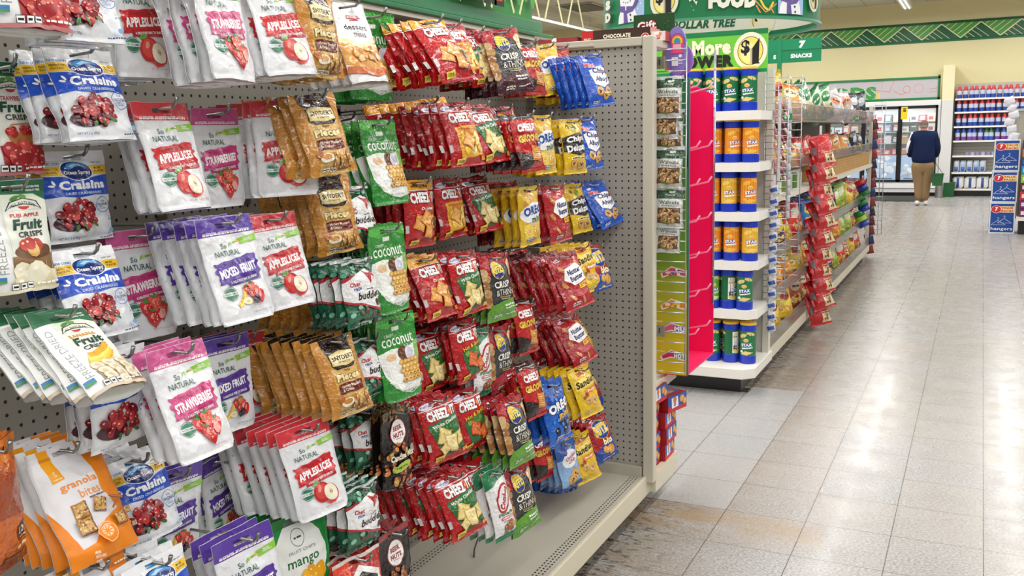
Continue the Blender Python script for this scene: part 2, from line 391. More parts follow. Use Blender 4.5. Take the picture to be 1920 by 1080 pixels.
def d_craisins():
    A = 1.22; d = D(A, 'EEF1F6'); d.rect(0, 0, 1, .13, 'F2F4F8')
    d.rect(0, .2, 1, .32, 'F0C12E'); d.text('PERFECT FOR\nSNACKING', .13, .26, .07, '3A3210', w=.2); d.text('MORE\nFLAVOR', .87, .26, .07, '3A3210', w=.16)
    d.text('NEW LOOK!', .15, .17, .035, '2A6FC0'); d.text('1g FIBER  0g FAT', .84, .165, .022, '39506E')
    d.poly([(0, .33), (.25, .34), (.5, .4), (.8, .35), (1, .33), (1, .61), (.7, .6), (.45, .63), (.2, .6), (0, .62)], '1C50C4')
    d.ell(.5, .27, .25, .135, 'FFFFFF', 28, 4); d.ell(.5, .27, .24, .125, '1B2F78', 28, 4)
    d.poly([(.32, .24), (.4, .17), (.52, .15), (.64, .18), (.7, .24), (.6, .21), (.5, .22), (.42, .25)], '3D9BE0'); d.poly([(.4, .21), (.5, .17), (.6, .19), (.52, .2), (.46, .23)], 'BFE4FA')
    d.text('Ocean Spray', .5, .3, .07, 'FFFFFF', w=.42, bold=.03)
    d.text('Craisins', .54, .46, .12, 'FFFFFF', w=.7, bold=.05); d.ell(.13, .42, .04, .018, 'FFFFFF', 8, 60); d.ell(.1, .46, .04, .016, 'FFFFFF', 8, 10)
    d.text('DRIED CRANBERRIES', .53, .57, .036, 'D6E6FA', w=.56)
    p_cran(d, .4, .85, .27, .2, 44, .052)
    d.ring(.77, .74, .105, .115, '3A6FB8'); d.text('THE', .77, .69, .025, '2A4F90'); d.text('ORIGINAL', .77, .735, .04, '2A3F80', w=.2, bold=.03); d.text('DRIED\nCRANBERRY', .77, .785, .045, '3A7FC8', w=.11)
    d.text('1/2\nSERVING', .87, .93, .06, '2A4F90', w=.09); d.text('NET WT. 3 oz (85g)', .2, A-.08, .03, '5A6F9A', w=.26); d.ell(.88, A-.13, .04, .03, '7FB2E6', 10); d.micro(.7, A-.06, .95, .014, '4A5F8A', 4)
    return d
def d_natural(main, hc, name, pic, leafc='8CC63F'):
    A = 1.55; d = D(A, 'E6E8EC'); d.rect(0, 0, 1, .26, hc)
    d.micro(.08, .235, .92, .018, 'FBEAEA', 5); d.text('GLUTEN FREE   NO PRESERVATIVES   NATURAL', .5, .215, .022, 'FFFFFF', w=.84)
    d.poly([(.66, .34), (1, .3), (1, .4), (.68, .43), (.7, .385)], leafc); d.text('VEGAN\nFRIENDLY', .85, .365, .05, 'FFFFFF', w=.16)
    d.text('So', .38, .42, .075, '1E5A4A', w=.11, bold=.005); d.text('NATURAL', .42, .53, .08, '1E5A4A', w=.44, bold=.005)
    for k in range(4): d.ell(.5+.05*k, .4-.008*k, .045, .013, ('8CC63F', 'B8D96C', '6FAE3A', 'E6C84A')[k], 8, -55+22*k)
    d.brush(.12, .62, .9, .93, main, 3, .1); d.poly([(.24, .92), (.86, .87), (.87, .97), (.26, 1.01)], mixc(main, '200010', .25))
    d.text('FREEZE DRIED', .5, .68, .045, mixc(main, '100008', .45), w=.5, bold=.01, rot=-6)
    d.text(name, .5, .795, .13, 'FFFFFF', w=.68, bold=.045, rot=-6); d.text('A DELICIOUS WAY TO SNACK!', .55, .94, .038, 'FFFFFF', w=.5, rot=-5)
    d.ell(.24, 1.12, .095, .085, '2F7A5A', 16); d.ring(.24, 1.12, .1, .108, '2F7A5A'); d.rect(.12, 1.095, .36, 1.145, 'DDE4E2'); d.text('NON·GMO', .24, 1.12, .035, '1F5A44', w=.2)
    pic(d); d.text('NET WT. 0.6 OZ (17g)', .66, A-.12, .032, mixc(main, 'FFFFFF', .25), w=.34)
    return d
def d_granola():
    A = 1.5; d = D(A, 'E7E6EA')
    d.poly([(.68, 0), (1, 0), (1, A), (0, A), (0, .7), (.12, 1.05), (.17, 1.3), (.35, 1.28), (.62, 1.06), (.85, .98), (.8, .82), (.72, .7), (.75, .4)], 'F28A12'); d.rect(0, A-.17, 1, A, 'F28A12')
    d.poly([(.16, 0), (.32, 0), (.34, .42), (.18, .44)], 'F4A40E'); d.rect(.16, .1, .33, .14, 'D98206'); d.text('S', .255, .33, .07, 'FFE9B8', bold=.0); d.micro(.2, .4, .32, .012, 'FFE9B8')
    d.text('granola', .47, .53, .12, 'EE8A1E', w=.5, bold=.015); d.text('bites', .56, .66, .11, 'F09A3E', w=.28, bold=.0); d.micro(.52, .745, .74, .02, '6A5A7A', 2)
    q = random.Random(3)
    for cx, cy, s in ((.34, .85, .1), (.6, .86, .085), (.32, 1.05, .105), (.78, 1.12, .075), (.92, 1.06, .055)):
        p_cracker(d, cx, cy, s, q.random()*30-10, 'B9803E', 'D9AE6A', 'A06A30')
        for k in range(22): d.ell(cx+s*(q.random()*1.7-.85), cy+s*(q.random()*1.7-.85), s*.2, s*.11, ['E9CB92', 'C2893F', 'F0DAA8', '9C6428'][k % 4], 6, q.random()*180)
    d.line([(.7, .8), (.9, .9)], .035, '9A5428'); d.line([(.7, .98), (.9, .84)], .035, 'A9622F'); d.line([(.7, .795), (.9, .895)], .012, 'C98A50')
    d.ell(.5, 1.22, .115, .115, 'F28A12', 20); d.ring(.5, 1.22, .1, .108, 'FFDCA8'); d.ell(.5, 1.22, .055, .055, 'FFD9A0', 16)
    for k in range(8): d.line([(.5, 1.22), (.5+.05*cos(k*.785), 1.22+.05*sin(k*.785))], .012, 'F28A12')
    d.text('CINNAMON', .5, 1.155, .022, 'FFF2D8', w=.12, arc=.02)
    d.text('MADE\nWITH REAL\nOATS', .3, A-.09, .1, 'FFF4DE', w=.13); d.micro(.75, .16, .95, .02, 'FFE6BE', 4); d.text('NET WT 1.5 OZ', .9, 1.25, .05, 'FFE6BE', w=.05)
    return d
def d_foil():
    A = 1.8; d = D(A, 'C8600E'); d.rect(0, 0, 1, .1, 'D9D2CC'); d.rect(.2, 0, 1, .3, 'E07A16'); d.poly([(.3, .3), (.95, .6), (.95, 1.1), (.2, 1.0)], 'A2440A')
    d.rect(.62, 1.2, 1, 1.42, '3A1C10'); d.text('120', .8, 1.3, .1, 'FFFFFF', w=.24); d.micro(.68, 1.39, .92, .02, 'E8CDB8'); d.micro(.6, 1.5, .94, .05, 'F4D9B0'); d.rect(0, 1.62, 1, 1.8, '8A3A0A'); return d
def d_mango():
    A = 1.15; d = D(A, '1E8A3C'); d.rect(0, 0, 1, .12, '15702F')
    r = random.Random(5); pts = [(.5+(.4+.025*r.random())*cos(2*pi*i/44), .56+(.46+.03*r.random())*sin(2*pi*i/44)) for i in range(44)]
    d.poly(pts, 'EEF0EC'); d.ring(.5, .28, .1, .108, '4A4A4A'); d.micro(.44, .28, .56, .022, '3A3A3A'); d.text('FRUIT CHIPS', .52, .44, .04, '5A6A60', w=.42, bold=0)
    d.text('mango', .52, .6, .13, '1F6A3A', w=.5, bold=.015); d.ell(.3, .88, .17, .14, 'C8502E', 18, -20); d.ell(.26, .84, .1, .08, 'E08A3A', 12, -20); d.ell(.22, .75, .12, .03, '2F6A34', 10, -15)
    d.blobs(.66, .85, .17, .11, 14, .06, ['F2B51E', 'E8A012', 'F9CF4A'], 3, 1.6, hi='FFE28A'); d.ell(.38, 1.0, .12, .045, 'F0A81A', 12, -15); d.micro(.4, 1.09, .9, .02, 'BFE8C6'); return d
def d_snyder():
    A = 1.42; d = D(A, 'E0B566'); d.rect(0, 0, .18, A, 'CC8A34'); d.rect(.82, 0, 1, A, 'CC8A34')
    for k in range(7): d.line([(.0, .2+.16*k), (.17, .28+.16*k)], .012, 'E4B468'); d.line([(.84, .22+.16*k), (1, .3+.16*k)], .012, 'E4B468')
    d.poly([(.18, 0), (.82, 0), (.8, .5), (.7, .58), (.3, .58), (.2, .5)], '2A1712')
    d.poly([(.22, .3), (.5, .26), (.78, .3), (.78, .5), (.5, .54), (.22, .5)], 'E9CF8A'); d.poly([(.24, .32), (.5, .285), (.76, .32), (.76, .485), (.5, .52), (.24, .485)], 'F0DDA2')
    d.text("SNYDER'S", .5, .385, .085, '22130E', w=.5, bold=.035); d.text('OF HANOVER', .5, .465, .032, '4A2A18', w=.28)
    d.text('Pretzel', .5, .615, .035, '5A3018'); d.text('Pieces', .5, .73, .13, 'F6DFA0', w=.56, bold=.06, out='3A1A0E', ow=.05)
    d.rect(.22, .84, .8, 1.02, '6B1D1A'); d.text('Honey Mustard\n& Onion', .51, .93, .12, 'F8E9C8', w=.46, bold=.02)
    p_pretz(d, .66, 1.2, .24, .13, 26); d.ell(.32, 1.16, .14, .07, 'F4EEDC', 16); d.ell(.32, 1.15, .1, .045, 'C88A3A', 12); d.ell(.2, 1.08, .07, .07, 'B5682E', 10)
    nutri(d, .2, A-.13, .07, 'E9E2D0', '3A2A1A', 4); d.micro(.55, A-.1, .85, .025, '5A3A1A'); return d
def d_redblack():
    A = 1.3; d = D(A, 'B3261E'); d.rect(0, 0, 1, .06, 'D8D4D0'); d.poly([(0, .06), (.4, .06), (0, .6)], 'D9452A'); d.poly([(.12, .35), (.5, .16), (.9, .34), (.9, .95), (.12, .95)], 'F0EEEA')
    d.poly([(.2, .4), (.5, .25), (.82, .4), (.82, .62), (.2, .62)], '2A2A2A'); d.rect(.3, .45, .5, .6, 'C9C9C6'); d.rect(.6, .45, .75, .6, '8A8A86'); d.micro(.25, .78, .8, .05, '1A1A1A'); d.rect(0, 1.1, 1, 1.3, '1C1614'); return d
def d_minis():
    A = 1.5; d = D(A, 'ECEDEF'); d.poly([(0, .7), (.5, .85), (1, .7), (1, 1.25), (.6, 1.4), (0, 1.15)], 'D99A3A'); d.poly([(0, .62), (.5, .8), (1, .62), (1, .72), (.5, .9), (0, .74)], 'F0DDA8')
    d.rect(.44, .24, .78, .3, 'A8242A'); d.text('PEPPERIDGE FARM', .61, .27, .03, 'FFFFFF', w=.3); d.rect(.5, .3, .7, .34, 'A8242A')
    d.text('dessert', .58, .46, .11, '3A3A3C', w=.6, bold=.01); d.text('minis', .6, .6, .12, '3A3A3C', w=.34, bold=.0)
    d.blobs(.55, .98, .34, .13, 26, .06, ['D39A54', 'C0843E', 'E2B473'], 8, 1.3, hi='F4D7A0'); d.poly([(0, 1.2), (.6, 1.3), (1, 1.2), (1, 1.32), (.6, 1.42), (0, 1.32)], 'C9641E'); return d
def d_muddy():
    A = 1.22; d = D(A, '2E6B50'); q = random.Random(6)
    for k in range(60): d.ell(q.random(), q.random()*A, .06, .045, ['5FA98A', '1F4A38', '6A3A2C', '8CC8AC', '3A221C'][k % 5], 7, q.random()*180)
    d.poly([(.0, .34), (.62, .2), (1, .4), (1, 1.0), (0, .72)], 'F1F1F2'); d.poly([(0, .7), (1, 1.0), (1, 1.04), (0, .75)], 'B3242C'); d.poly([(0, .3), (.3, .24), (.0, .38)], 'B3242C')
    d.text('Chex', .24, .43, .09, 'C4232C', w=.22, bold=.04); d.text('mix', .28, .52, .07, '2A4A9A', w=.18, bold=.04)
    d.poly([(.5, .22), (.6, .35), (.66, .48), (.72, .33), (.85, .38), (.76, .26), (.66, .28)], 'B01E2A'); d.text('muddy', .62, .56, .045, '3A3A3A', w=.22)
    d.text('buddies', .58, .67, .14, '2A1A16', w=.66, bold=.03, shear=.2); d.blobs(.86, .85, .1, .05, 6, .05, ['5A3A30', '3A2420'], 2); d.rect(0, 0, 1, .05, 'C8CCCE'); d.micro(.2, A-.09, .7, .03, 'D9E8E0'); return d
def d_coconut():
    A = 1.45; d = D(A, '2E8E34'); d.poly([(0, .14), (.3, .22), (.6, .12), (1, .2), (1, .05), (.5, .02), (0, .04)], '52B848'); d.rect(.4, .2, .58, .27, 'E6F0E0')
    d.poly([(0, .62), (.3, .56), (.7, .6), (1, .5), (1, 1.12), (.85, 1.3), (.5, 1.34), (.2, 1.22), (.06, 1.0)], 'F2F4F0')
    d.poly([(.86, .52), (1, .5), (1, 1.15), (.9, 1.2)], '8CC66A')
    d.text('CRISPY', .3, .33, .045, 'E9F4E4', w=.26, bold=.0); d.text('coconut', .5, .44, .16, 'F4FAF0', w=.78, bold=.01); d.text('ROLLS', .72, .56, .05, 'DDF0D4', w=.2, bold=0)
    d.ell(.56, .68, .13, .13, '6A4228', 16); d.ell(.72, .7, .12, .13, 'E9E6F2', 16); d.ell(.73, .7, .08, .09, 'CFCBE0', 12); d.ell(.25, .7, .12, .07, 'E6C49A', 12)
    for k in range(5):
        for j in range(5-(k % 2)): x, y = .46+.1*j+.05*(k % 2), .82+.075*k; d.ell(x, y, .07, .045, 'C98F34', 10); d.ell(x, y-.006, .06, .033, 'E6B65C', 10); d.ell(x+.0, y, .022, .018, '8A5418' if k > 2 else 'F2D28A', 8)
    d.line([(.1, 1.1), (.3, 1.28), (.55, 1.345), (.85, 1.28)], .02, 'C9D9C4'); d.text('NET WT 3.5 OZ (100g)', .5, 1.29, .025, '5A7A5A', w=.36); return d
def d_beer(can):
    A = 1.62; d = D(A, '191413'); d.rect(0, 0, 1, .12, 'A02A2E' if not can else '4A3A22')
    if can:
        q = random.Random(2)
        for k in range(30): d.ell(q.random(), .2*q.random(), .06, .03, ['B08A3A', '7A5A22'][k % 2], 6, q.random()*180)
    d.ell(.52, .5, .27, .27, 'A5222C', 26); d.ell(.52, .5, .25, .25, 'F6F3F0', 26); d.text('BEER', .52, .42, .1, '9A1F2A', w=.32, bold=.05); d.text('NUTS', .52, .56, .1, '9A1F2A', w=.34, bold=.05); d.line([(.42, .64), (.62, .64)], .01, '9A1F2A')
    if can:
        d.blobs(.5, 1.15, .5, .42, 60, .06, ['C8632A', 'D88A3E', '9A4420', 'B8A050', '7A3A1A'], 5, .7, hi='F0B878'); d.text('Cantina Mix', .52, .98, .13, 'F6F0D8', w=.76, bold=.04, out='4A5A2A'); d.ell(.45, 1.2, .28, .08, 'A9C24A', 14, -10); d.micro(.26, 1.2, .62, .03, '4A5A1A')
    else:
        d.blobs(.5, 1.2, .52, .4, 75, .06, ['A8603C', 'C07A50', '8A4A2C', 'B87048'], 5, .85, hi='E8B890'); d.text('Original', .58, 1.06, .07, 'F8EFE0', w=.34, shear=.2); d.text('Peanuts', .56, 1.2, .14, 'FFFFFF', w=.66, bold=.04, shear=.2, out='6A1A1E')
    return d
def d_cheez(kind):
    A = 1.3; d = D(A, 'B8161C')
    d.poly([(0, .22), (1, .22), (1, .62), (0, .62)], 'C81C20')
    if kind in ('orig',): d.rect(0, 0, 1, .2, 'EBA51C'); d.micro(.25, .06, .75, .03, '7A2A10'); d.text('WIN $1,000', .52, .13, .06, '3A1A10', w=.5, bold=.04)
    else:
        d.rect(0, 0, 1, .17, 'A5141A'); d.ell(.26, .13, .2, .06, 'D8D8E8', 14); d.text('Kellogg', .26, .13, .06, '3A3A8A', w=.32, bold=.02)
    d.line([(.02, .2), (.98, .2)], .015, 'F0E6E0')
    d.text('CHEEZ', .4, .34, .2, 'FFFFFF', w=.54, bold=.055, out='7A0E12', ow=.07); d.text('IT', .84, .34, .2, 'FFFFFF', w=.17, bold=.055, out='7A0E12', ow=.07); d.poly([(.705, .3), (.745, .34), (.705, .38), (.665, .34)], 'F2A52A')
    if kind == 'orig':
        d.text('Original', .6, .56, .08, 'FFFFFF', w=.44, bold=.04); p_cracker(d, .34, .82, .15, 20); p_cracker(d, .72, .84, .14, -20); p_cracker(d, .55, .75, .16, 40, 'E39238', 'F2B05C'); p_cracker(d, .6, .98, .13, 10); d.ell(.86, .82, .09, .1, '2A1A1A', 10)
    if kind == 'ched':
        d.poly([(.2, .52), (.9, .5), (.98, 1.1), (.24, 1.16)], 'F0A926'); d.text('Cheddar Jack', .56, .58, .06, 'B3241C', w=.56, bold=.03); d.blobs(.6, .88, .28, .2, 18, .09, ['F6D04A', 'E8A72C', 'F9E07A', 'D98A24'], 3, hi='FFF3B0'); p_cracker(d, .5, .8, .16, 30, 'E08A34', 'F4B45C')
    if kind == 'white':
        d.poly([(.1, .56), (.95, .46), (1, 1.12), (.3, 1.2)], '2C6A36'); d.poly([(.1, .5), (.95, .4), (.97, .5), (.12, .61)], '3C7A48'); d.text('White Cheddar', .55, .53, .075, 'F4F8F0', w=.72, bold=.03, rot=-7)
        for k in range(7): d.poly([(.2+.1*k, .64), (.24+.1*k, .56), (.27+.1*k, .66)], '5C9A52')
        p_cracker(d, .42, .8, .17, 25, 'D9B560', 'F1DC96'); p_cracker(d, .8, .9, .13, -15, 'D9B560', 'F1DC96'); p_cracker(d, .55, .95, .17, 10, 'DEBC6A', 'F5E3A4'); p_cracker(d, .35, 1.03, .1, -30, 'D9B560', 'F1DC96')
    if kind == 'hot':
        d.poly([(.18, .66), (.95, .55), (1, 1.12), (.3, 1.18)], '2C6A36'); d.blobs(.5, .7, .3, .1, 14, .05, ['3F8A3C', '7AB04A'], 4); d.text('Hot & Spicy', .56, .56, .11, 'F2D23A', w=.66, bold=.03, rot=-10, out='3A1A10', ow=.03)
        p_cracker(d, .5, .85, .16, 15, 'C8501C', 'E2743A'); p_cracker(d, .74, .98, .14, -20, 'C8501C', 'E2743A')
    d.poly([(.12, 1.14), (.32, 1.12), (.33, 1.22), (.14, 1.24)], 'F2DC4A'); d.text('100%', .23, 1.18, .05, '3A2A10', w=.14); d.rect(.82, 1.12, 1.0, 1.2, 'EFA52A')
    d.rect(0, .85, .06, 1.0, 'D8D4D0'); return d
def d_groove():
    A = 1.45; d = D(A, 'C2201E'); d.rect(0, 0, 1, .14, '2A2220'); d.micro(.15, .08, .85, .035, 'E8E0D8')
    d.rect(.12, .24, .92, .5, 'A5141A'); d.text('CHEEZ-IT', .5, .36, .19, 'FFFFFF', w=.76, bold=.05); d.text('GROOVES', .5, .63, .19, 'F6C83A', w=.82, bold=.06, out='7A1410'); d.poly([(0, .9), (.5, 1.1), (.3, 1.45), (0, 1.45)], '2A1E1C')
    p_cracker(d, .62, 1.02, .2, 8, 'D98A30', 'EDAE56')
    for k in range(6): d.line([(.45, .87+.055*k), (.8, .92+.055*k)], .014, 'B86A20')
    d.rect(.74, .72, .98, .84, '2E7AB0'); d.micro(.77, .78, .95, .03, 'FFFFFF'); d.rect(0, 1.36, 1, 1.45, 'C2201E'); return d
def d_ritz(bot):
    A = 1.4; b = {'green': '5E9E2A', 'red': 'A81E2C', 'maroon': '4A1C26'}[bot]; d = D(A, '3A3A3C'); d.poly([(0, 0), (1, 0), (1, .22), (.8, .3), (.62, .18), (.35, .2), (.2, .4), (0, .5)], 'B01C28')
    d.blobs(.06, .72, .08, .4, 9, .09, ['C89A60', 'E0BC86', 'A87440'], 3, hi='F4DDB4'); d.blobs(.93, .4, .07, .2, 5, .09, ['E6D0A0', 'D4B47A'], 5, hi='FBF0D2'); d.blobs(.95, .95, .06, .12, 4, .08, ['E6D0A0', 'C89A60'], 6)
    d.ell(.42, .34, .2, .2, '1D3F8C', 24); d.ell(.42, .34, .185, .185, 'F2C92A', 24); d.poly([(.25, .36), (.58, .3), (.56, .45), (.42, .525), (.3, .47)], '1D3F8C'); d.text('RITZ', .42, .33, .15, 'F8DC3E', w=.32, bold=.05, rot=-8, out='1B2A5A', ow=.05)
    d.text('CRISP', .5, .64, .14, 'F6F3E6', w=.5, bold=.035); d.text('&THINS', .56, .81, .13, 'F6F3E6', w=.58, bold=-.005); d.text('POTATO AND WHEAT', .56, .91, .03, 'E8C84A', w=.36); d.micro(.4, .95, .72, .014, 'D8D8D0')
    d.poly([(.12, 1.05), (.5, .98), (.95, .95), (1, 1.4), (0, 1.4), (0, 1.18)], b)
    d.micro(.5, 1.08, .86, .035, 'FFFFFF', 4); d.micro(.52, 1.14, .84, .022, 'FFFFFF', 5)
    nutri(d, .2, 1.24, .08, 'E8F0E0', b, 3); d.micro(.55, 1.26, .9, .02, 'FFFFFF'); return d
def d_oreo(gold):
    A = 1.42; b = 'E9BE28' if gold else '1F62C8'; d = D(A, b); d.rect(0, 0, 1, .1, mixc(b, '000000', .15))
    if gold:
        d.blobs(.5, .3, .42, .2, 10, .07, ['D99A3A', 'E8B04A'], 3, 1.2); d.ell(.5, .62, .48, .24, 'FFFFFF', 24, -8); d.poly([(.1, .9), (.95, .85), (.95, 1.2), (.1, 1.25)], 'F4D660')
        d.blobs(.45, 1.0, .32, .14, 7, .085, ['E2AC4E', 'F0CB7C'], 6, hi='FFF0C0')
    else:
        d.blobs(.5, .3, .45, .22, 14, .06, ['1A1A2A', '3A6FD0', '0E3A9A'], 3); d.blobs(.5, 1.02, .38, .16, 6, .1, ['15151C', '22222C'], 6, hi='C8D0E0'); d.blobs(.5, .8, .5, .6, 14, .05, ['3F86E2', '5A9AEC'], 9)
    d.text('OREO', .5, .56, .22, 'FFFFFF' if not gold else '1F4FA8', w=.78, bold=.06, rot=-8, out='14418F' if not gold else 'FFFFFF', ow=.06); d.text('mini', .6, .77, .15, 'F2B83A' if not gold else '3A5A20', w=.42, bold=.05, rot=-8, out='0E2A6A' if not gold else 'FFFFFF', ow=.05)
    nutri(d, .2, A-.2, .09, 'E9F0FA', '1F4FA8', 3); d.micro(.6, A-.15, .9, .02, 'FFFFFF'); return d
def d_nutter():
    A = 1.42; d = D(A, 'B21C24'); d.rect(0, 0, 1, .08, '8A141C'); d.ell(.3, .14, .12, .04, 'E8E0F0', 10); d.micro(.22, .14, .4, .025, '6A2A8A'); d.text('NABISCO', .7, .17, .03, 'F4C8C8')
    for x, y in ((.2, .35), (.8, .3), (.15, .75), (.85, .9), (.25, 1.1), (.6, 1.22)): d.ell(x, y, .07, .05, 'D2954E', 10, 60); d.ell(x+.05, y+.06, .06, .045, 'D2954E', 10, 60)
    d.poly([(.3, .4), (.75, .32), (1, .55), (.95, .78), (.45, .85), (.2, .65)], 'FFFFFF'); d.text('Nutter', .6, .5, .14, '1E2A6A', w=.5, bold=.06, rot=-6); d.text('Butter', .62, .67, .14, '1E2A6A', w=.5, bold=.06, rot=-6); d.rect(.6, .84, .98, .96, 'F2CE2E'); d.text('BITES', .79, .9, .07, 'B21C24', w=.3, bold=.04)
    nutri(d, .2, A-.18, .09, 'F0E0E0', '8A141C', 3); return d
def d_sandies():
    A = 1.42; d = D(A, 'EBC21E'); d.rect(0, 0, 1, .09, 'D8AA12'); d.text("KEEBLER", .5, .2, .09, 'C0281E', w=.42, bold=.05, rot=-6); d.poly([(.05, .36), (.98, .28), (.98, .56), (.05, .64)], 'F6DC62'); d.text('Sandies', .5, .45, .2, '3A2212', w=.82, bold=.045, rot=-6, shear=.15)
    d.poly([(.3, .66), (.95, .6), (.95, .74), (.32, .8)], 'E2862A'); d.text('Pecan', .62, .7, .07, 'FFFFFF', w=.4, rot=-5, bold=.03); p_cookie(d, .62, 1.02, .16, 'E0B36A', 'A8703A'); p_cookie(d, .36, .98, .13, 'E0B36A', 'A8703A'); d.blobs(.3, .84, .1, .06, 5, .05, ['9A5A28', 'C0392B', 'E8D0A0'], 2); nutri(d, .18, A-.18, .08, 'FBEFB0', '6A4A10', 3); return d
def d_deluxe():
    A = 1.42; d = D(A, 'E8BE1A'); d.rect(0, 0, 1, .09, 'CFA212'); d.blobs(.45, .26, .3, .08, 7, .06, ['6A8A2A', '3A2A1A', 'C8A02A'], 3); d.poly([(.02, .48), (.6, .36), (1, .46), (1, .86), (.5, .96), (.02, .84)], '1F1512'); d.text('Chips', .5, .54, .19, 'FFFFFF', w=.76, bold=.05, rot=-5); d.text('Deluxe', .52, .75, .18, 'FFFFFF', w=.84, bold=.05, rot=-5)
    d.rect(.2, .98, .9, 1.06, 'F4E39A'); d.micro(.25, 1.02, .85, .03, '6A3A1A'); p_cookie(d, .6, 1.18, .15); p_cookie(d, .3, 1.16, .12); return d
def d_ahoy():
    A = 1.4; d = D(A, '1C57C4'); d.rect(0, 0, 1, .09, '1745A4'); d.ell(.28, .16, .1, .04, 'E8E0F0', 10); d.text('Mini', .3, .32, .12, 'E23A3A', w=.34, bold=.05, rot=10, out='FFFFFF', ow=.05); d.poly([(.2, .46), (.6, .38), (.98, .44), (.98, .82), (.6, .94), (.3, .84)], 'FFFFFF'); d.text('Chips', .6, .52, .18, '16307A', w=.6, bold=.05, rot=4); d.text('Ahoy!', .62, .73, .18, '16307A', w=.56, bold=.05, rot=4); d.poly([(.86, .36), (.98, .38), (.94, .58), (.9, .58)], 'C8242C')
    p_cookie(d, .42, 1.04, .14); p_cookie(d, .75, 1.06, .15); p_cookie(d, .6, 1.16, .11); nutri(d, .15, A-.14, .07, 'E9F0FA', '16307A', 3); return d
def d_bits():
    A = 1.3; d = D(A, 'A81820'); d.poly([(0, .95), (.4, .8), (1, .62), (1, 1.3), (0, 1.3)], '1B469E'); d.ell(.5, .36, .34, .27, '1B3F94', 26); d.ring(.5, .36, .34, .36, 'F0C83A', 26, .8); d.text('RITZ', .5, .35, .3, 'F4D030', w=.62, bold=.06, rot=-5, out='FFFFFF', ow=.03); d.text('bits', .62, .74, .2, 'FFF2C0', w=.46, bold=.05, out='7A3A10'); p_cookie(d, .64, 1.02, .17, 'E2A244', 'C87A24', 5); p_cookie(d, .4, .98, .12, 'E9B45A', 'C87A24', 5); d.rect(.2, .03, .42, .09, 'E8E0F0'); d.micro(.2, 1.22, .8, .025, 'E9F0FA'); return d
def d_combos():
    A = 1.95; d = D(A, 'EDEDEE'); d.poly([(0, 0), (1, 0), (1, .22), (.5, .32), (0, .5)], '1F7A4C'); d.rect(0, A-.14, 1, A, '1F7A4C'); d.ell(.52, .82, .43, .28, 'B4202C', 26, -62); d.ell(.52, .82, .37, .21, 'F2F0F0', 26, -62); d.text('Combos', .52, .82, .24, 'B4202C', w=.66, bold=.06, rot=-62, shear=.2)
    d.text('Pizzeria', .5, 1.24, .1, '2E7A4A', w=.62, bold=.04); d.rect(.25, 1.32, .82, 1.4, 'D8606A'); d.micro(.3, 1.36, .78, .03, 'FFFFFF'); d.micro(.3, 1.45, .7, .02, '6A6A6A', 3); d.blobs(.5, 1.62, .25, .1, 9, .1, ['A86A38', '8A5228', 'C48A54'], 4, hi='EBC89A'); d.text('NET WT', .4, 1.78, .04, '3A3A3A'); return d
def d_pills():
    A = 1.4; d = D(A, '8FB4E0'); d.poly([(0, 0), (1, 0), (1, .3), (0, .5)], '2A5FB8'); d.ell(.48, .5, .36, .24, 'F4F4F8', 24, -20); d.ell(.3, .26, .12, .12, '2A3F9A', 16); d.text('Chocolate', .5, .44, .12, 'A8283A', w=.5, bold=.03, rot=-15, shear=.2); d.text('Chip', .52, .58, .13, 'A8283A', w=.34, bold=.03, rot=-15, shear=.2); p_cookie(d, .6, .98, .2); p_cookie(d, .4, 1.14, .17); d.rect(0, A-.12, 1, A, '1F3F8A'); return d
def d_walnut():
    A = 1.45; d = D(A, 'DADCDA'); d.rect(0, .12, 1, .42, '1F4A32'); d.text('Natural', .55, .28, .07, 'DDE6D4', w=.36, bold=.0, shear=.25); d.ell(.6, .18, .12, .05, 'DDE6D4', 10); d.text('Walnuts', .52, .55, .13, '2F4F3C', w=.72, bold=.01); d.text('Halves & Pieces', .52, .67, .05, '3A4A3F', w=.56)
    d.rect(.1, .74, .93, 1.28, '6A4C30'); d.blobs(.51, 1.01, .38, .23, 70, .055, ['C79A64', 'A87A48', 'DDB986', '8A5E34', 'B8935E'], 5, .7, hi='F0DAB4'); d.poly([(.3, 1.28), (.45, 1.2), (.6, 1.28)], '5E8A3A'); return d
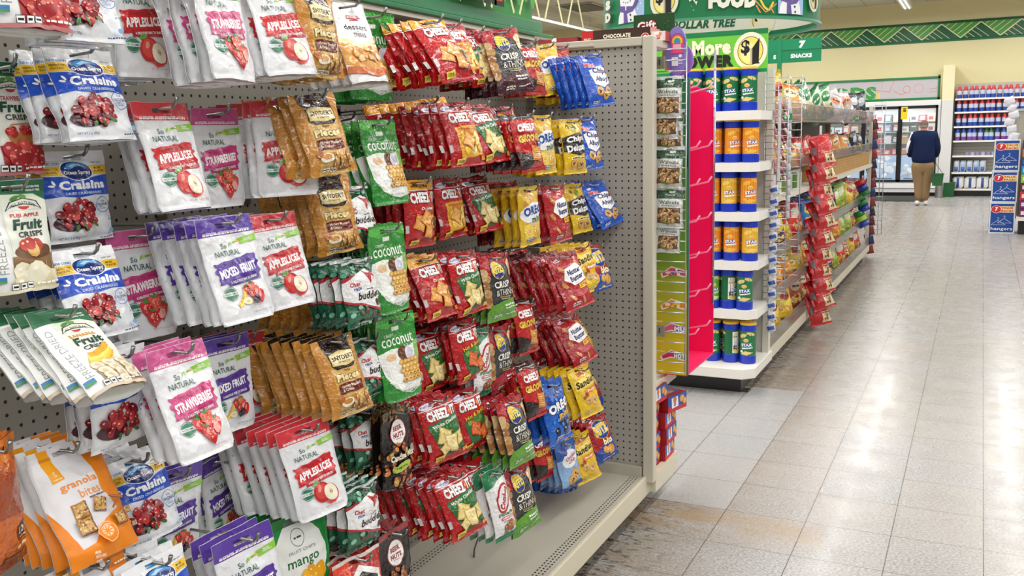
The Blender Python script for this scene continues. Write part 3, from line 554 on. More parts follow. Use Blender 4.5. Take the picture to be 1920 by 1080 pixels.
# ------------------------------------------------------------------ snack bags: surface, printing, copies
class Kind:
    def __init__(s, W, L, T, kind, des, mat, desc, hv, cat='snack bag', hole=True, NU=14, NV=20):
        s.W, s.L, s.T, s.kind, s.des, s.mat, s.desc, s.hv, s.cat, s.NU, s.NV = W, L, T, kind, des, mat, desc, hv, cat, NU, NV
        s.hole = (NU//2-2, 1) if hole else None; s.meshes = {}
def surf(K, u, v, seed, side):
    """u -.5...5 across, v 0..1 down -> local point (front faces +X)"""
    W, L, T = K.W, K.L, K.T; U = abs(2*u); n = noise.noise
    if K.kind == 'pillow':
        h = min(1, max(0, (v-.09)/.22)); b = min(1, max(0, (.95-v)/.16)); prof = sin(h*pi/2)*sin(b*pi/2)
        th = T*prof*max(0, 1-U**2.4)**.75; wx = 1-.1*prof; wr = .006*(1.2-prof*.6)
    elif K.kind == 'pouch':
        h = min(1, max(0, (v-.2)/.65)); prof = h*h*(3-2*h); th = T*prof*max(0, 1-U**3)**.8
        wx = 1-.05*sin(pi*min(1, max(0, (v-.1)/.8)))-.02*prof; wr = .0045
    else:
        h = min(1, max(0, (v-.12)/.4)); b = min(1, max(0, (1.0-v)/.12)); prof = sin(h*pi/2)*(.35+.65*sin(b*pi/2))
        th = T*prof*max(0, 1-U**2.6)**.7; wx = 1-.05*prof; wr = .005
    y = u*W*wx
    if K.kind == 'pouch' and v > .9 and U > .8:     # rounded lower corners
        y *= 1-.10*((v-.9)/.1)**2*((U-.8)/.2)
    z = -v*L
    c = wr*(n(Vector((u*3+seed*7.1, v*4, seed))) + .5*n(Vector((u*7, v*9+seed*3.3, 2+seed))))
    c += .008*(u*2)*n(Vector((seed*2.7, v*1.4, 5)))                      # twist
    cr = .0035*n(Vector((u*9+seed, v*13, seed*1.7+(4 if side > 0 else 9))))*min(1, th/(T*.35+1e-6))
    if K.kind == 'pillow' and (v < .08 or v > .94): c += .0008*sin(v*L*2200)+.004*n(Vector((u*6, seed, 3)))
    if K.kind != 'pillow' and v > .97: th *= 1.0
    x = c + side*(th/2 + .0006 + cr*.8)
    if K.kind == 'pillow':  z += .004*n(Vector((u*4, seed*5, 1)))*(1 if v > .5 else .6)
    return Vector((x, y, z))
def bag_meshes(K, seed):
    """returns (header mesh, body mesh) for one creased variant of a design"""
    if seed in K.meshes: return K.meshes[seed]
    NU, NV = K.NU, K.NV; d = K.des
    if not hasattr(K, 'cl'): K.cl = d.clip(NU, NV, K.hole)
    F = [[surf(K, i/NU-.5, j/NV, seed, 1) for i in range(NU+1)] for j in range(NV+1)]
    Bk = [[surf(K, i/NU-.5, j/NV, seed, -1) for i in range(NU+1)] for j in range(NV+1)]
    NRM = [[None]*(NU+1) for _ in range(NV+1)]
    for j in range(NV+1):
        for i in range(NU+1):
            a = F[j][min(i+1, NU)]-F[j][max(i-1, 0)]; b = F[max(j-1, 0)][i]-F[min(j+1, NV)][i]
            NRM[j][i] = a.cross(b).normalized()
    def at(x, y, k):
        fx = min(max(x*NU, 0), NU-1e-6); fy = min(max(y/d.A*NV, 0), NV-1e-6); i, j = int(fx), int(fy); s, t = fx-i, fy-j
        if t <= s: w = (1-s, s-t, 0, t)
        else: w = (1-t, 0, t-s, s)
        P = F[j][i]*w[0]+F[j][i+1]*w[1]+F[j+1][i]*w[2]+F[j+1][i+1]*w[3]
        Q = NRM[j][i]*w[0]+NRM[j][i+1]*w[1]+NRM[j+1][i]*w[2]+NRM[j+1][i+1]*w[3]
        return P+Q*(.00025+.00006*k)
    vs, fs = K.cl; PV = [at(*v) for v in vs]; res = []
    base = d.base; back = mixc(base, 'C8C8C8', .5) if K.kind != 'pillow' else base
    for part in (0, 1):
        m = MB(); rng = range(0, K.hv) if part == 0 else range(K.hv, NV)
        for G, side in ((F, 1), (Bk, -1)):
            b = len(m.v)
            for j in range(rng.start, rng.stop+1): m.v.extend([tuple(p) for p in G[j]])
            for j in range(len(rng)):
                for i in range(NU):
                    if K.hole and j+rng.start == K.hole[1] and K.hole[0] <= i < NU-K.hole[0]: continue
                    q = (b+j*(NU+1)+i, b+j*(NU+1)+i+1, b+(j+1)*(NU+1)+i+1, b+(j+1)*(NU+1)+i)
                    for t3 in ((q[0], q[1], q[2]), (q[0], q[2], q[3])):
                        m.f.append(t3[::-1] if side > 0 else t3); m.c.append(base if side > 0 else back)
        n1 = (len(rng)+1)*(NU+1)
        for j in range(len(rng)):                                   # side seams
            for i in (0, NU):
                a, b_ = j*(NU+1)+i, (j+1)*(NU+1)+i; q = (a, b_, b_+n1, a+n1); m.f.append(q if i == 0 else q[::-1]); m.c.append(base)
        if part == 1:
            j = len(rng)
            for i in range(NU): a = j*(NU+1)+i; m.f.append((a, a+1, a+1+n1, a+n1)); m.c.append(mixc(base, 'B8B8BC', .3))
        mp = {}
        for f, c, j in fs:
            if (j < K.hv) != (part == 0): continue
            g = []
            for i in f:
                if i not in mp: mp[i] = len(m.v); m.v.append(tuple(PV[i]))
                g.append(mp[i])
            m.f.append(tuple(g[::-1])); m.c.append(c)
        me = m.mesh(('header' if part == 0 else 'pouch_body')+'_print', True); me.materials.append(K.mat)
        res.append(me)
    K.meshes[seed] = res
    return res
ORD = ('top', 'second', 'third', 'fourth', 'fifth', 'sixth', 'seventh', 'lowest')
K = {}
def mk(key, *a, **k): K[key] = Kind(*a, **k)
NAT = lambda m, h, n, p: d_natural(m, h, n, None, ) if False else d_natural(m, h, n, p)
mk('crisps_red', .115, .178, .036, 'pouch', d_crisps('STRAWBERRY', 'B8242C', 'B8242C', pic_strawb), M_MATTE, 'big red-bottomed strawberry crisps pouch', 2, 'fruit crisps')
mk('crisps_straw', .112, .172, .036, 'pouch', d_crisps('STRAWBERRY', 'A81E3A', 'B8242C', pic_strawb), M_MATTE, 'green-topped strawberry fruit crisps pouch', 2, 'fruit crisps')
mk('crisps_apple', .112, .172, .036, 'pouch', d_crisps('FUJI APPLE', 'C0282C', 'E6DDB8', pic_appleb), M_MATTE, 'green-topped apple fruit crisps pouch', 2, 'fruit crisps')
mk('crisps_banana', .108, .178, .036, 'pouch', d_crisps('BANANA', 'D9982A', 'C8B090', pic_ban), M_MATTE, 'green-topped banana fruit crisps pouch', 2, 'fruit crisps')
mk('granola', .13, .19, .03, 'flat', d_granola(), M_MATTE, 'white and orange granola bites bag', 2, 'granola bag', NU=16, NV=24)
mk('foil', .11, .19, .03, 'pillow', d_foil(), M_FOIL, 'orange foil snack bag', 2)
mk('craisins', .125, .15, .028, 'flat', d_craisins(), M_POUCH, 'blue-banded white dried cranberries bag', 2, 'dried fruit bag', NU=16, NV=20)
def npic(f): return f
mk('apple', .125, .19, .026, 'pouch', d_natural('C8282E', 'CE3A42', 'APPLESLICES', lambda d: p_apple(d, .55, 1.17, .17)), M_POUCH, 'silver apple slices pouch with red header', 4, 'dried fruit pouch')
mk('straw', .122, .19, .026, 'pouch', d_natural('CC3F80', 'CB5A92', 'STRAWBERRIES', lambda d: p_straw(d, .56, 1.15, .2)), M_POUCH, 'silver strawberry pouch with pink header', 4, 'dried fruit pouch')
mk('mixed', .122, .19, .026, 'pouch', d_natural('5A3A9C', '5B3E9E', 'MIXED FRUIT', lambda d: p_mixed(d, .55, 1.14, .17)), M_POUCH, 'silver mixed fruit pouch with purple header', 4, 'dried fruit pouch')
mk('mango', .165, .19, .03, 'flat', d_mango(), M_MATTE, 'green mango fruit chips bag', 2, 'dried fruit bag')
mk('snyder', .118, .168, .036, 'pillow', d_snyder(), M_FOIL, 'golden pretzel pieces bag with dark header', 2, 'pretzel bag')
mk('redblack', .13, .17, .036, 'pillow', d_redblack(), M_FOIL, 'red and white snack bag with dark picture', 2)
mk('minis', .122, .183, .034, 'pouch', d_minis(), M_POUCH, 'white cookie minis bag with golden picture', 2, 'cookie bag')
mk('muddy', .115, .14, .034, 'pillow', d_muddy(), M_FOIL, 'white and green chocolate buddies bag', 2)
mk('coconut', .138, .2, .036, 'pouch', d_coconut(), M_FOIL, 'green coconut rolls bag', 2, 'cookie bag')
mk('cantina', .12, .195, .034, 'pouch', d_beer(True), M_FOIL, 'black cantina nut mix pouch', 2, 'nut bag')
mk('peanuts', .12, .195, .034, 'pouch', d_beer(False), M_FOIL, 'black pouch of brown peanuts', 2, 'nut bag')
mk('cz_orig', .132, .17, .038, 'pillow', d_cheez('orig'), M_FOIL, 'red original cheese cracker bag with amber header', 3, 'cracker bag')
mk('cz_ched', .128, .165, .038, 'pillow', d_cheez('ched'), M_FOIL, 'red cheese cracker bag with yellow panel', 3, 'cracker bag')
mk('cz_white', .13, .168, .038, 'pillow', d_cheez('white'), M_FOIL, 'red white-cheddar cracker bag with green panel', 3, 'cracker bag')
mk('cz_hot', .128, .168, .038, 'pillow', d_cheez('hot'), M_FOIL, 'red hot and spicy cracker bag', 3, 'cracker bag')
mk('cz_groove', .115, .165, .036, 'pillow', d_groove(), M_FOIL, 'red ridged cracker bag with black header', 2, 'cracker bag')
for b in ('red', 'green', 'maroon'): mk('ritz_'+b, .136, .19, .036, 'pillow', d_ritz(b), M_FOIL, 'charcoal thin crisps bag with %s bottom' % b, 2, 'chip bag')
mk('oreo_gold', .125, .178, .036, 'pillow', d_oreo(1), M_FOIL, 'yellow mini sandwich cookie bag', 2, 'cookie bag')
mk('oreo_blue', .125, .178, .036, 'pillow', d_oreo(0), M_FOIL, 'blue mini sandwich cookie bag', 2, 'cookie bag')
mk('nutter', .128, .18, .036, 'pillow', d_nutter(), M_FOIL, 'red peanut butter cookie bag', 2, 'cookie bag')
mk('sandies', .122, .172, .036, 'pillow', d_sandies(), M_FOIL, 'yellow pecan cookie bag', 2, 'cookie bag')
mk('chips_del', .128, .178, .036, 'pillow', d_deluxe(), M_FOIL, 'yellow chocolate chip cookie bag with black patch', 2, 'cookie bag')
mk('ahoy', .13, .18, .036, 'pillow', d_ahoy(), M_FOIL, 'blue mini chocolate chip cookie bag', 2, 'cookie bag')
mk('ritz_bits', .125, .16, .036, 'pillow', d_bits(), M_FOIL, 'red and blue cracker sandwich bag', 2, 'cracker bag')
mk('combos', .1, .195, .034, 'pillow', d_combos(), M_FOIL, 'white pretzel snack bag with green corners', 2, 'pretzel bag')
mk('pills', .12, .165, .036, 'pillow', d_pills(), M_FOIL, 'light blue cookie bag', 2, 'cookie bag')
PEG_X = -1.56
def frame(d, w):
    d = d.normalized(); w = (w-d*w.dot(d)).normalized(); n = d.cross(w)
    return Matrix(((n.x, w.x, -d.x), (n.y, w.y, -d.y), (n.z, w.z, -d.z)))
def bag_thing(key, T, rot, s, label, group, seed):
    k = K[key]; h, b = bag_meshes(k, seed)
    r = bpy.data.objects.new('_'.join(k.cat.split()), None); link(r); r.empty_display_size = .03
    k_ = s; r.matrix_world = Matrix.Translation(T) @ rot.to_4x4() @ Matrix.Scale(k_, 4)
    tag(r, label, k.cat, group)
    for nm, me in (('header_seal', h), ('bag_body', b)):
        link(bpy.data.objects.new(nm, me), r)
    return r
BAGS = '''crisps_red 20 -200 60 60 150 1
crisps_straw -2 115 22 328 125 1
crisps_apple 20 338 48 545 125 2 .97
crisps_banana 100 585 224 738 105 5 .95
granola 110 835 200 1045 130 4
granola 168 1052 225 1270 120 1
foil -15 830 10 1070 70 1
craisins 120 -115 165 80 150 2
craisins 143 92 197 264 130 3
craisins 133 283 155 452 120 2
craisins 150 466 203 632 118 3 1.0
craisins 217 658 228 832 110 2 1.03
craisins 245 855 292 1010 110 3
craisins 285 1045 325 1210 115 2
apple 255 -70 275 147 115 4
apple 297 192 351 394 105 2
straw 257 430 280 632 118 1 1.03
straw 325 648 391 855 108 2
mixed 328 878 322 1055 105 2
mixed 450 998 500 1200 112 2
straw 395 -65 440 153 85 3
straw 400 203 418 388 90 2
mixed 415 407 468 602 105 4
mixed 420 632 436 805 92 2
mixed 408 855 422 1015 66 1
apple 503 -48 550 143 105 4
apple 527 188 543 367 118 3
apple 505 402 551 575 95 2
apple 452 628 468 775 85 2
apple 565 796 609 963 100 5
mango 548 966 570 1130 120 1
snyder 583 -20 610 147 72 2
snyder 580 177 628 327 92 2
snyder 608 331 640 474 88 3
snyder 603 489 602 622 88 2
snyder 620 633 664 776 80 7
snyder 636 780 664 904 72 2
redblack 667 1040 690 1190 90 4
minis 643 5 695 158 75 2
minis 640 217 655 347 62 1
muddy 655 352 682 467 65 2
muddy 663 488 684 609 62 2
muddy 682 632 706 742 58 2
muddy 676 768 696 873 58 2
muddy 675 907 682 1024 62 4
coconut 697 22 697 188 84 2
coconut 706 225 735 384 68 2
coconut 722 421 735 584 66 1
coconut 738 590 757 745 74 2
cantina 741 765 744 908 55 2
peanuts 736 992 745 1135 58 4
cz_orig 798 38 865 152 75 4
cz_ched 838 45 880 150 62 2
cz_white 882 57 916 162 60 2
ritz_maroon 933 55 968 175 72 2
cz_groove 985 80 1006 178 42 1
oreo_gold 1017 84 1045 177 50 1
nutter 1045 86 1062 180 40 1
chips_del 1068 103 1080 192 45 3
ahoy 1103 102 1130 198 52 2
cz_orig 795 187 830 307 82 3
cz_ched 850 192 880 312 66 2
cz_white 890 197 932 304 58 2
ritz_red 935 201 968 316 56 2
cz_groove 975 214 1000 322 46 1
oreo_gold 1012 216 1024 326 40 1
chips_del 1068 223 1080 326 45 3
ahoy 1093 220 1112 318 42 1
cz_orig 782 337 788 463 62 2
cz_ched 836 335 850 446 52 2
cz_white 885 333 920 434 56 2
ritz_red 943 343 972 453 56 2
oreo_gold 988 350 994 460 38 1
nutter 1035 348 1052 453 42 3
chips_del 1072 346 1094 436 38 2
ahoy 1108 343 1150 423 48 2
cz_orig 790 481 833 596 62 3
cz_white 862 474 886 588 54 2
ritz_green 924 477 941 600 58 2
cz_groove 970 462 988 547 38 1
nutter 1050 477 1090 577 58 4
sandies 1083 459 1115 546 42 2
ritz_bits 1108 462 1134 543 36 1
cz_white 795 617 816 730 54 1
cz_hot 863 601 885 712 52 2
combos 900 616 905 742 36 2
ritz_red 931 613 941 731 46 2
cz_groove 977 563 993 662 40 2
nutter 1055 593 1100 680 50 4
sandies 1083 583 1122 653 36 1
ritz_bits 1112 575 1142 643 36 1
cz_white 812 745 843 862 74 3
cz_hot 869 730 891 840 58 2
combos 915 757 932 878 44 2
ritz_green 953 748 980 869 50 2
cz_groove 985 683 1010 782 40 2
oreo_blue 1030 716 1052 828 44 1
nutter 1053 703 1068 792 40 2
sandies 1082 688 1112 778 44 2
ritz_bits 1113 689 1142 759 40 1
cz_white 840 888 883 1002 70 5
cz_hot 876 868 893 978 50 2
combos 922 880 951 1008 42 2
ritz_green 962 876 987 995 54 2
cz_groove 1006 808 1027 895 38 2
oreo_blue 1045 862 1066 947 52 3
pills 1057 828 1073 914 38 1
sandies 1081 815 1107 901 46 1
ritz_bits 1114 784 1141 861 40 1'''
rows_z = [1.78, 1.565, 1.365, 1.16, .96, .78, .55]
def place_bags():
    L = []
    for ln in BAGS.split('\n'):
        p = ln.split(); v = [float(a) for a in p[1:]]; k = K[p[0]]
        T1 = onx(v[0], v[1], -1.25); B1 = ony(v[2], v[3], T1.y); ln1 = (B1-T1).length
        sc = k.L/ln1*1.0; sc = min(max(sc, .93), 1.12)*(v[6] if len(v) > 6 else 1)              # how far from the eye it must hang to have its real size
        T = Vector((0, 0, EYE))+(T1-Vector((0, 0, EYE)))*sc; B = Vector((0, 0, EYE))+(B1-Vector((0, 0, EYE)))*sc
        s = (B-T).length/k.L
        mid = (T+B)/2; best = None
        for a in range(-24, 47, 2):
            w = Vector((sin(radians(a)), cos(radians(a)), 0)); hw = w*k.W*s/2
            e = abs(project(mid+hw)[0]-project(mid-hw)[0]-v[4])+abs(a)*.12
            if best is None or e < best[0]: best = (e, a)
        row = min(range(7), key=lambda i: abs(rows_z[i]-T.z))
        L.append([p[0], T, B, s, best[1], int(v[5]), row])
    L.sort(key=lambda e: (e[6], e[1].y)); cnt = {}; tot = {}
    for e in L: tot[(e[0], e[6])] = tot.get((e[0], e[6]), 0)+1
    rg = random.Random(11); hooks = []
    for n, (key, T, B, s, a, nb, row) in enumerate(L):
        k = K[key]; i = cnt[(key, row)] = cnt.get((key, row), 0)+1; t = tot[(key, row)]
        side = '' if t == 1 else (('left one', 'right one') if t == 2 else ('left one', 'middle one', 'right one'))[min(i-1, 2)]
        dv = B-T; rn = '%s row' % ORD[row if row < 6 else 7]
        w = Vector((sin(radians(a)), cos(radians(a)), 0))
        x0 = PEG_X+.035; nb = min(nb+(2 if T.y > 1.4 else 0), max(0, int((T.x-x0)/.026)))
        for q in range(nb+1):
            hang = T-Vector((q*.024*(1+.25*rg.random()) if q else 0, 0, q*.0015)); d2 = Vector(dv)
            aa = a
            if q:
                d2.y += (rg.random()-.5)*.014; aa = a*.8+(rg.random()-.5)*7; hang.y += (rg.random()-.5)*.006
                if d2.x > .05: d2.x *= .92
            w = Vector((sin(radians(aa)), cos(radians(aa)), 0)); R = frame(d2, w)
            hp = R @ Vector((0, 0, -1.5/k.NV*k.L*s))                # the hang hole sits just below the top edge
            T0 = hang
            where = ('front of the %s hook' % rn) if q == 0 else ('%s behind the front, %s' % (('first', 'second', 'third', 'fourth', 'fifth', 'sixth', 'seventh', 'eighth', 'ninth', 'tenth')[q-1], rn))
            bag_thing(key, T0, R, s, ('%s, %s%s' % (k.desc, where, ', '+side if side else '')), '%s packs on the peg wall' % k.desc, (n % 2) if q == 0 else (n+q) % 2)
            if q == 0: hooks.append((T+hp, n, row, k.desc, side))
    return hooks
HOOKS = place_bags()
# the wire hooks the bags hang on: prong, tip and wall bracket
def peg_hook(p, label):
    r = wthing('peg_hook', label, 'hook', (PEG_X, p.y, p.z-.01), 'wire peg hooks on the snack wall')
    tip = Vector((p.x+.028, p.y, p.z+.004)); m = MB()
    m.tube([(PEG_X+.004, p.y, p.z-.012), (PEG_X+.1, p.y, p.z-.006), tuple(tip)], .0027, '8A8A88', 6); m.build('prong', M_WIRE, r, True)
    m = MB(); m.tube([tuple(tip), (tip.x+.008, p.y, tip.z+.006), (tip.x+.013, p.y, tip.z+.018)], [.0027, .003, .0036], '8E8E8C', 6); m.build('upturned_tip', M_WIRE, r, True)
    m = MB(); m.box((PEG_X+.001, p.y-.012, p.z-.03), (PEG_X+.006, p.y+.012, p.z+.008), '9A9A98'); m.build('wall_bracket', M_WIRE, r)
for (p, n, row, desc, side) in HOOKS:
    peg_hook(p, 'wire hook holding the %s, %s row%s' % (desc, ORD[row if row < 6 else 7], ', '+side if side else ''))
# ------------------------------------------------------------------ the room
def structure(o): o['kind'] = 'structure'; return o
def floor_mat():
    g = N('waxed_vinyl_tiles'); co = g.co(); sp = g.n('ShaderNodeSeparateXYZ'); g.l(co, sp.inputs[0]); X, Y = sp.outputs[0], sp.outputs[1]
    tx = g.math('DIVIDE', g.math('SUBTRACT', X, .0777), .3038); ty = g.math('DIVIDE', g.math('SUBTRACT', Y, 3.18), .309)
    def edge(t, w):
        f = g.math('FRACT', t); return g.math('LESS_THAN', g.math('MINIMUM', f, g.math('SUBTRACT', 1, f)), w)
    jx, jy = edge(tx, .006), edge(ty, .0045)
    cb = g.n('ShaderNodeCombineXYZ'); g.l(g.math('FLOOR', tx), cb.inputs[0]); g.l(g.math('FLOOR', ty), cb.inputs[1])
    wn = g.n('ShaderNodeTexWhiteNoise', noise_dimensions='3D'); g.l(cb.outputs[0], wn.inputs[0])
    sx = g.n('ShaderNodeMapping'); g.l(co, sx.inputs[0]); sx.inputs['Scale'].default_value = (1, 1.6, 1)
    chip = g.noise(95, 2, sx.outputs[0], .6); fine = g.noise(260, 2, co, .7); big = g.noise(.7, 4, co, .55)
    c = g.mix(g.ramp(chip, .35, .7), C('878787'), C('C3C3C3')); c = g.mix(g.math('MULTIPLY', g.math('GREATER_THAN', fine, .6), .42), c, C('7E7468'))
    c = g.mix(g.math('MULTIPLY', wn.outputs[0], .22), c, C('B5A999'))
    # older, yellowed wax over the aisle; a newer, paler patch in the cross aisle
    old = g.ramp(big, .42, .6); c = g.mix(g.math('MULTIPLY', old, .12), c, C('A98F74'))
    inx = g.math('LESS_THAN', X, -.833); iny = g.math('MULTIPLY', g.math('GREATER_THAN', Y, 3.49), g.math('LESS_THAN', Y, 5.34)); patch = g.math('MULTIPLY', inx, iny)
    c = g.mix(g.math('MULTIPLY', patch, .4), c, C('B4B7B9'))
    # grime along the foot of the shelving, and trodden stains
    gm = g.n('ShaderNodeMapping'); g.l(co, gm.inputs[0]); gm.inputs['Scale'].default_value = (1.5, 3.6, 1); gm.inputs['Rotation'].default_value = (0, 0, .12)
    gn = g.noise(2.2, 5, gm.outputs[0], .65); gn2 = g.noise(14, 4, gm.outputs[0], .7)
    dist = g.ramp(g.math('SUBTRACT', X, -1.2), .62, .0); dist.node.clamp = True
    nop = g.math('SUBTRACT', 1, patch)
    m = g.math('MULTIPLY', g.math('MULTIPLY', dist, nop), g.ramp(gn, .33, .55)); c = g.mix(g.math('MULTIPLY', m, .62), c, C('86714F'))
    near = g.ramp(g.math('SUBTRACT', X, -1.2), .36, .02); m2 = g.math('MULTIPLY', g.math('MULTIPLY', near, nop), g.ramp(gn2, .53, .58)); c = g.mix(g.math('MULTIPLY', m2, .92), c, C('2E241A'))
    gap = g.math('MULTIPLY', g.ramp(g.math('ABSOLUTE', g.math('SUBTRACT', Y, 3.36)), .16, .03), g.math('LESS_THAN', X, -.45)); c = g.mix(g.math('MULTIPLY', gap, g.math('MULTIPLY', g.ramp(gn, .35, .6), .55)), c, C('A98A5C'))
    scu = g.noise(3.1, 6, gm.outputs[0], .75); c = g.mix(g.math('MULTIPLY', g.ramp(scu, .66, .71), .5), c, C('5C4B38'))
    j = g.math('MAXIMUM', jx, jy); c = g.mix(g.math('MULTIPLY', j, .8), c, C('4A4036'))
    g.l(c, g.b.inputs['Base Color'])
    r = g.math('ADD', g.math('MULTIPLY', g.noise(6, 4, co, .6), .3), .12); g.l(r, g.b.inputs['Roughness']); g.setp(Specular_IOR_Level=.24, Coat_Weight=.02, Coat_Roughness=.05)
    g.bump(g.math('ADD', g.math('MULTIPLY', g.noise(5, 2, co), .5), g.math('MULTIPLY', j, -.25)), .12, .01)
    return g.m
m = MB().quad((-14, -7, 0), (8, -7, 0), (8, 23, 0), (-14, 23, 0), 'D6D3CD'); fl = structure(m.build('floor', floor_mat()))
def ceil_mat():
    g = N('ceiling_tiles'); co = g.co(); sp = g.n('ShaderNodeSeparateXYZ'); g.l(co, sp.inputs[0])
    e = []
    for o, p in ((sp.outputs[0], .61), (sp.outputs[1], 1.22)):
        f = g.math('FRACT', g.math('DIVIDE', o, p)); e.append(g.math('LESS_THAN', f, .03 if p < 1 else .015))
    c = g.mix(g.math('MAXIMUM', e[0], e[1]), g.mix(g.noise(40, 3, co), C('D2CDC2'), C('E2DED4')), C('A9A497')); g.l(c, g.b.inputs['Base Color']); g.setp(Roughness=.9); return g.m
CEIL_Z = 4.15
structure(MB().quad((-14, -7, CEIL_Z), (-14, 23, CEIL_Z), (8, 23, CEIL_Z), (8, -7, CEIL_Z), 'D9D5CA').build('ceiling', ceil_mat()))
WALL_Y = 22.62
structure(MB().box((-14, WALL_Y, 0), (8, WALL_Y+.1, CEIL_Z), 'F3E9B6').build('wall_back', M_PAINT))
# white lower wall beside the cooler
structure(MB().box((-.8, 21.97, 0), (-.575, WALL_Y, 2.02), 'DCDCDA').box((-.8, 21.99, 2.02), (-.575, WALL_Y, 2.75), 'EFE6BE').build('trim_1', M_PAINT))
# zigzag border painted on the wall
bt, bb = ony(1700, 45, WALL_Y-.01).z, ony(1700, 82.5, WALL_Y-.01).z; p0, p5 = ony(1558.8, 59, WALL_Y-.01).x, ony(1916.2, 34, WALL_Y-.01).x; per = (p5-p0)/5; H = bt-bb
d = D(H/per, '146B3C'); d.rect(-9, 0, 9.5, d.A, '12703F'); A = d.A
for k in range(-9, 10):
    d.poly([(k, .12*A), (k+1, .12*A), (k+.5, .86*A)], '4FA544'); d.poly([(k-.5, .88*A), (k+.5, .88*A), (k, .16*A)], '0F6138')
    for t in (.2, .4, .6, .8, 1.0): d.line([(k+t*.98, .13*A), (k+t*.98-(t*.5)*1.0, .13*A+.73*A*t)], .018, 'E4E7A8')
    for t in (.18, .36, .54, .72): d.line([(k-.5+t*.5, .87*A-.7*A*t), (k-.5+t*.5+(1-t)*.0+t*.5, .87*A)], .014, 'DDE6C0')
d.rect(-9, 0, 9.5, .06*A, '0B5530')
for k in range(-9, 10): d.line([(k-.5, .86*A), (k, .14*A)], .028, 'F0EFC6'); d.line([(k, .14*A), (k+.5, .86*A)], .028, 'F0EFC6')
structure(MB().art(d, lambda x, y, l: (p0+x*per, WALL_Y-.004-l*.0002, bt-y*per)).build('trim_2', M_PAINT))
# fluorescent strips under the ceiling
for ix, sx in enumerate(STRIP_X):
    for k, (y0, y1) in enumerate(((-6, .5), (1, 7.5), (8, 14.5), (15, 21.3))):
        r = wthing('fluorescent_strip_light', 'white fluorescent strip light, %s run from the left, %s segment' % (('first', 'second', 'third', 'fourth', 'fifth', 'sixth', 'seventh', 'eighth')[ix], ('rearmost', 'nearer', 'middle', 'farthest')[k]), 'ceiling light', (sx, (y0+y1)/2, STRIP_Z+.05), 'strip lights under the ceiling')
        MB().box((sx-.09, y0, STRIP_Z), (sx+.09, y1, STRIP_Z+.07), 'F2F0EA').build('housing', M_PAINT, r)
        mm = MB()
        for dx in (-.04, .04): mm.tube([(sx+dx, y0+.05, STRIP_Z-.005), (sx+dx, y1-.05, STRIP_Z-.005)], .014, 'FFFFFF', 8)
        mm.build('tube', M_LIT, r, True)
        for yy in (y0+.5, y1-.5): MB().tube([(sx, yy, STRIP_Z+.06), (sx, yy, CEIL_Z)], .012, 'D8D5CC', 6).build('hanger_rod', M_PAINT, r)
r = wthing('ceiling_vent', 'grey slatted air vent in the ceiling above the snack wall', 'vent', (-7.6, 18.8, CEIL_Z))
MB().box((-8.0, 18.2, CEIL_Z-.03), (-7.2, 19.4, CEIL_Z-.001), 'B5B1A8').build('frame', M_PAINT, r)
mm = MB()
for k in range(12): mm.box((-7.95, 18.26+.092*k, CEIL_Z-.045), (-7.25, 18.3+.092*k, CEIL_Z-.025), '77736C')
mm.build('slat', M_PAINT, r)

# ------------------------------------------------------------------ gondola with the peg wall
def peg_mat(name, u, v, ou, ov, base='BFB9AC'):
    """steel panel punched with round holes every inch; u, v = object axes"""
    g = N(name); sp = g.n('ShaderNodeSeparateXYZ'); co = g.co(); g.l(co, sp.inputs[0]); d2 = []
    for ax, o in ((u, ou), (v, ov)):
        t = g.math('DIVIDE', g.math('SUBTRACT', sp.outputs[ax], o), .0254); f = g.math('SUBTRACT', g.math('FRACT', g.math('ADD', t, .5)), .5); d2.append(g.math('MULTIPLY', f, f))
    h = g.math('LESS_THAN', g.math('ADD', d2[0], d2[1]), .0182); c = g.mix(h, g.mix(g.noise(300, 2, co), C(base), mixc(base, 'FFFFFF', .08)), C('14110E'))
    g.l(c, g.b.inputs['Base Color']); g.setp(Roughness=.42); g.bump(g.math('MULTIPLY', h, -1), .6, .004); return g.m
def deck_mat(x_front, x_back):
    g = N('perforated_shelf_deck'); sp = g.n('ShaderNodeSeparateXYZ'); co = g.co(); g.l(co, sp.inputs[0]); hs = None
    for x in (x_front-.03, x_front-.043, x_front-.056, x_back+.03, x_back+.043, x_back+.056):
        a = g.math('SUBTRACT', sp.outputs[0], x); f = g.math('SUBTRACT', g.math('FRACT', g.math('DIVIDE', sp.outputs[1], .0175)), .5); f = g.math('MULTIPLY', f, .0175)
        h = g.math('MULTIPLY', g.math('LESS_THAN', g.math('ABSOLUTE', a), .0028), g.math('LESS_THAN', g.math('ABSOLUTE', f), .0042)); hs = h if hs is None else g.math('MAXIMUM', hs, h)
    c = g.mix(hs, g.mix(g.noise(8, 3, co), C('BDB8AA'), C('C8C4B7')), C('191612')); g.l(c, g.b.inputs['Base Color']); g.setp(Roughness=.38); return g.m
GY = 3.311
gon = wthing('gondola_shelving', 'beige steel gondola with perforated back wall and end panel behind the snack bags', 'store shelving', (-1.4, 0, 0))
MB().box((-1.6, -3, .1), (PEG_X, GY, 1.86), 'B5AF9F').build('back_panel', peg_mat('perforated_back_shaded', 1, 2, 0, .0118, '8E897F'), gon)  # end panel's steel, with the shade behind the bags put into the colour
MB().box((PEG_X, GY+.004, .16), (-1.105, GY+.016, 1.80), 'C6C2B8').build('end_panel', peg_mat('perforated_end', 0, 2, -1.1224, 1.789, 'AFABA2'), gon)
MB().box((-1.115, GY-.012, .14), (-1.072, GY+.03, 1.828), 'D2CCBC').build('front_upright', M_PAINT, gon, bevel=.004)
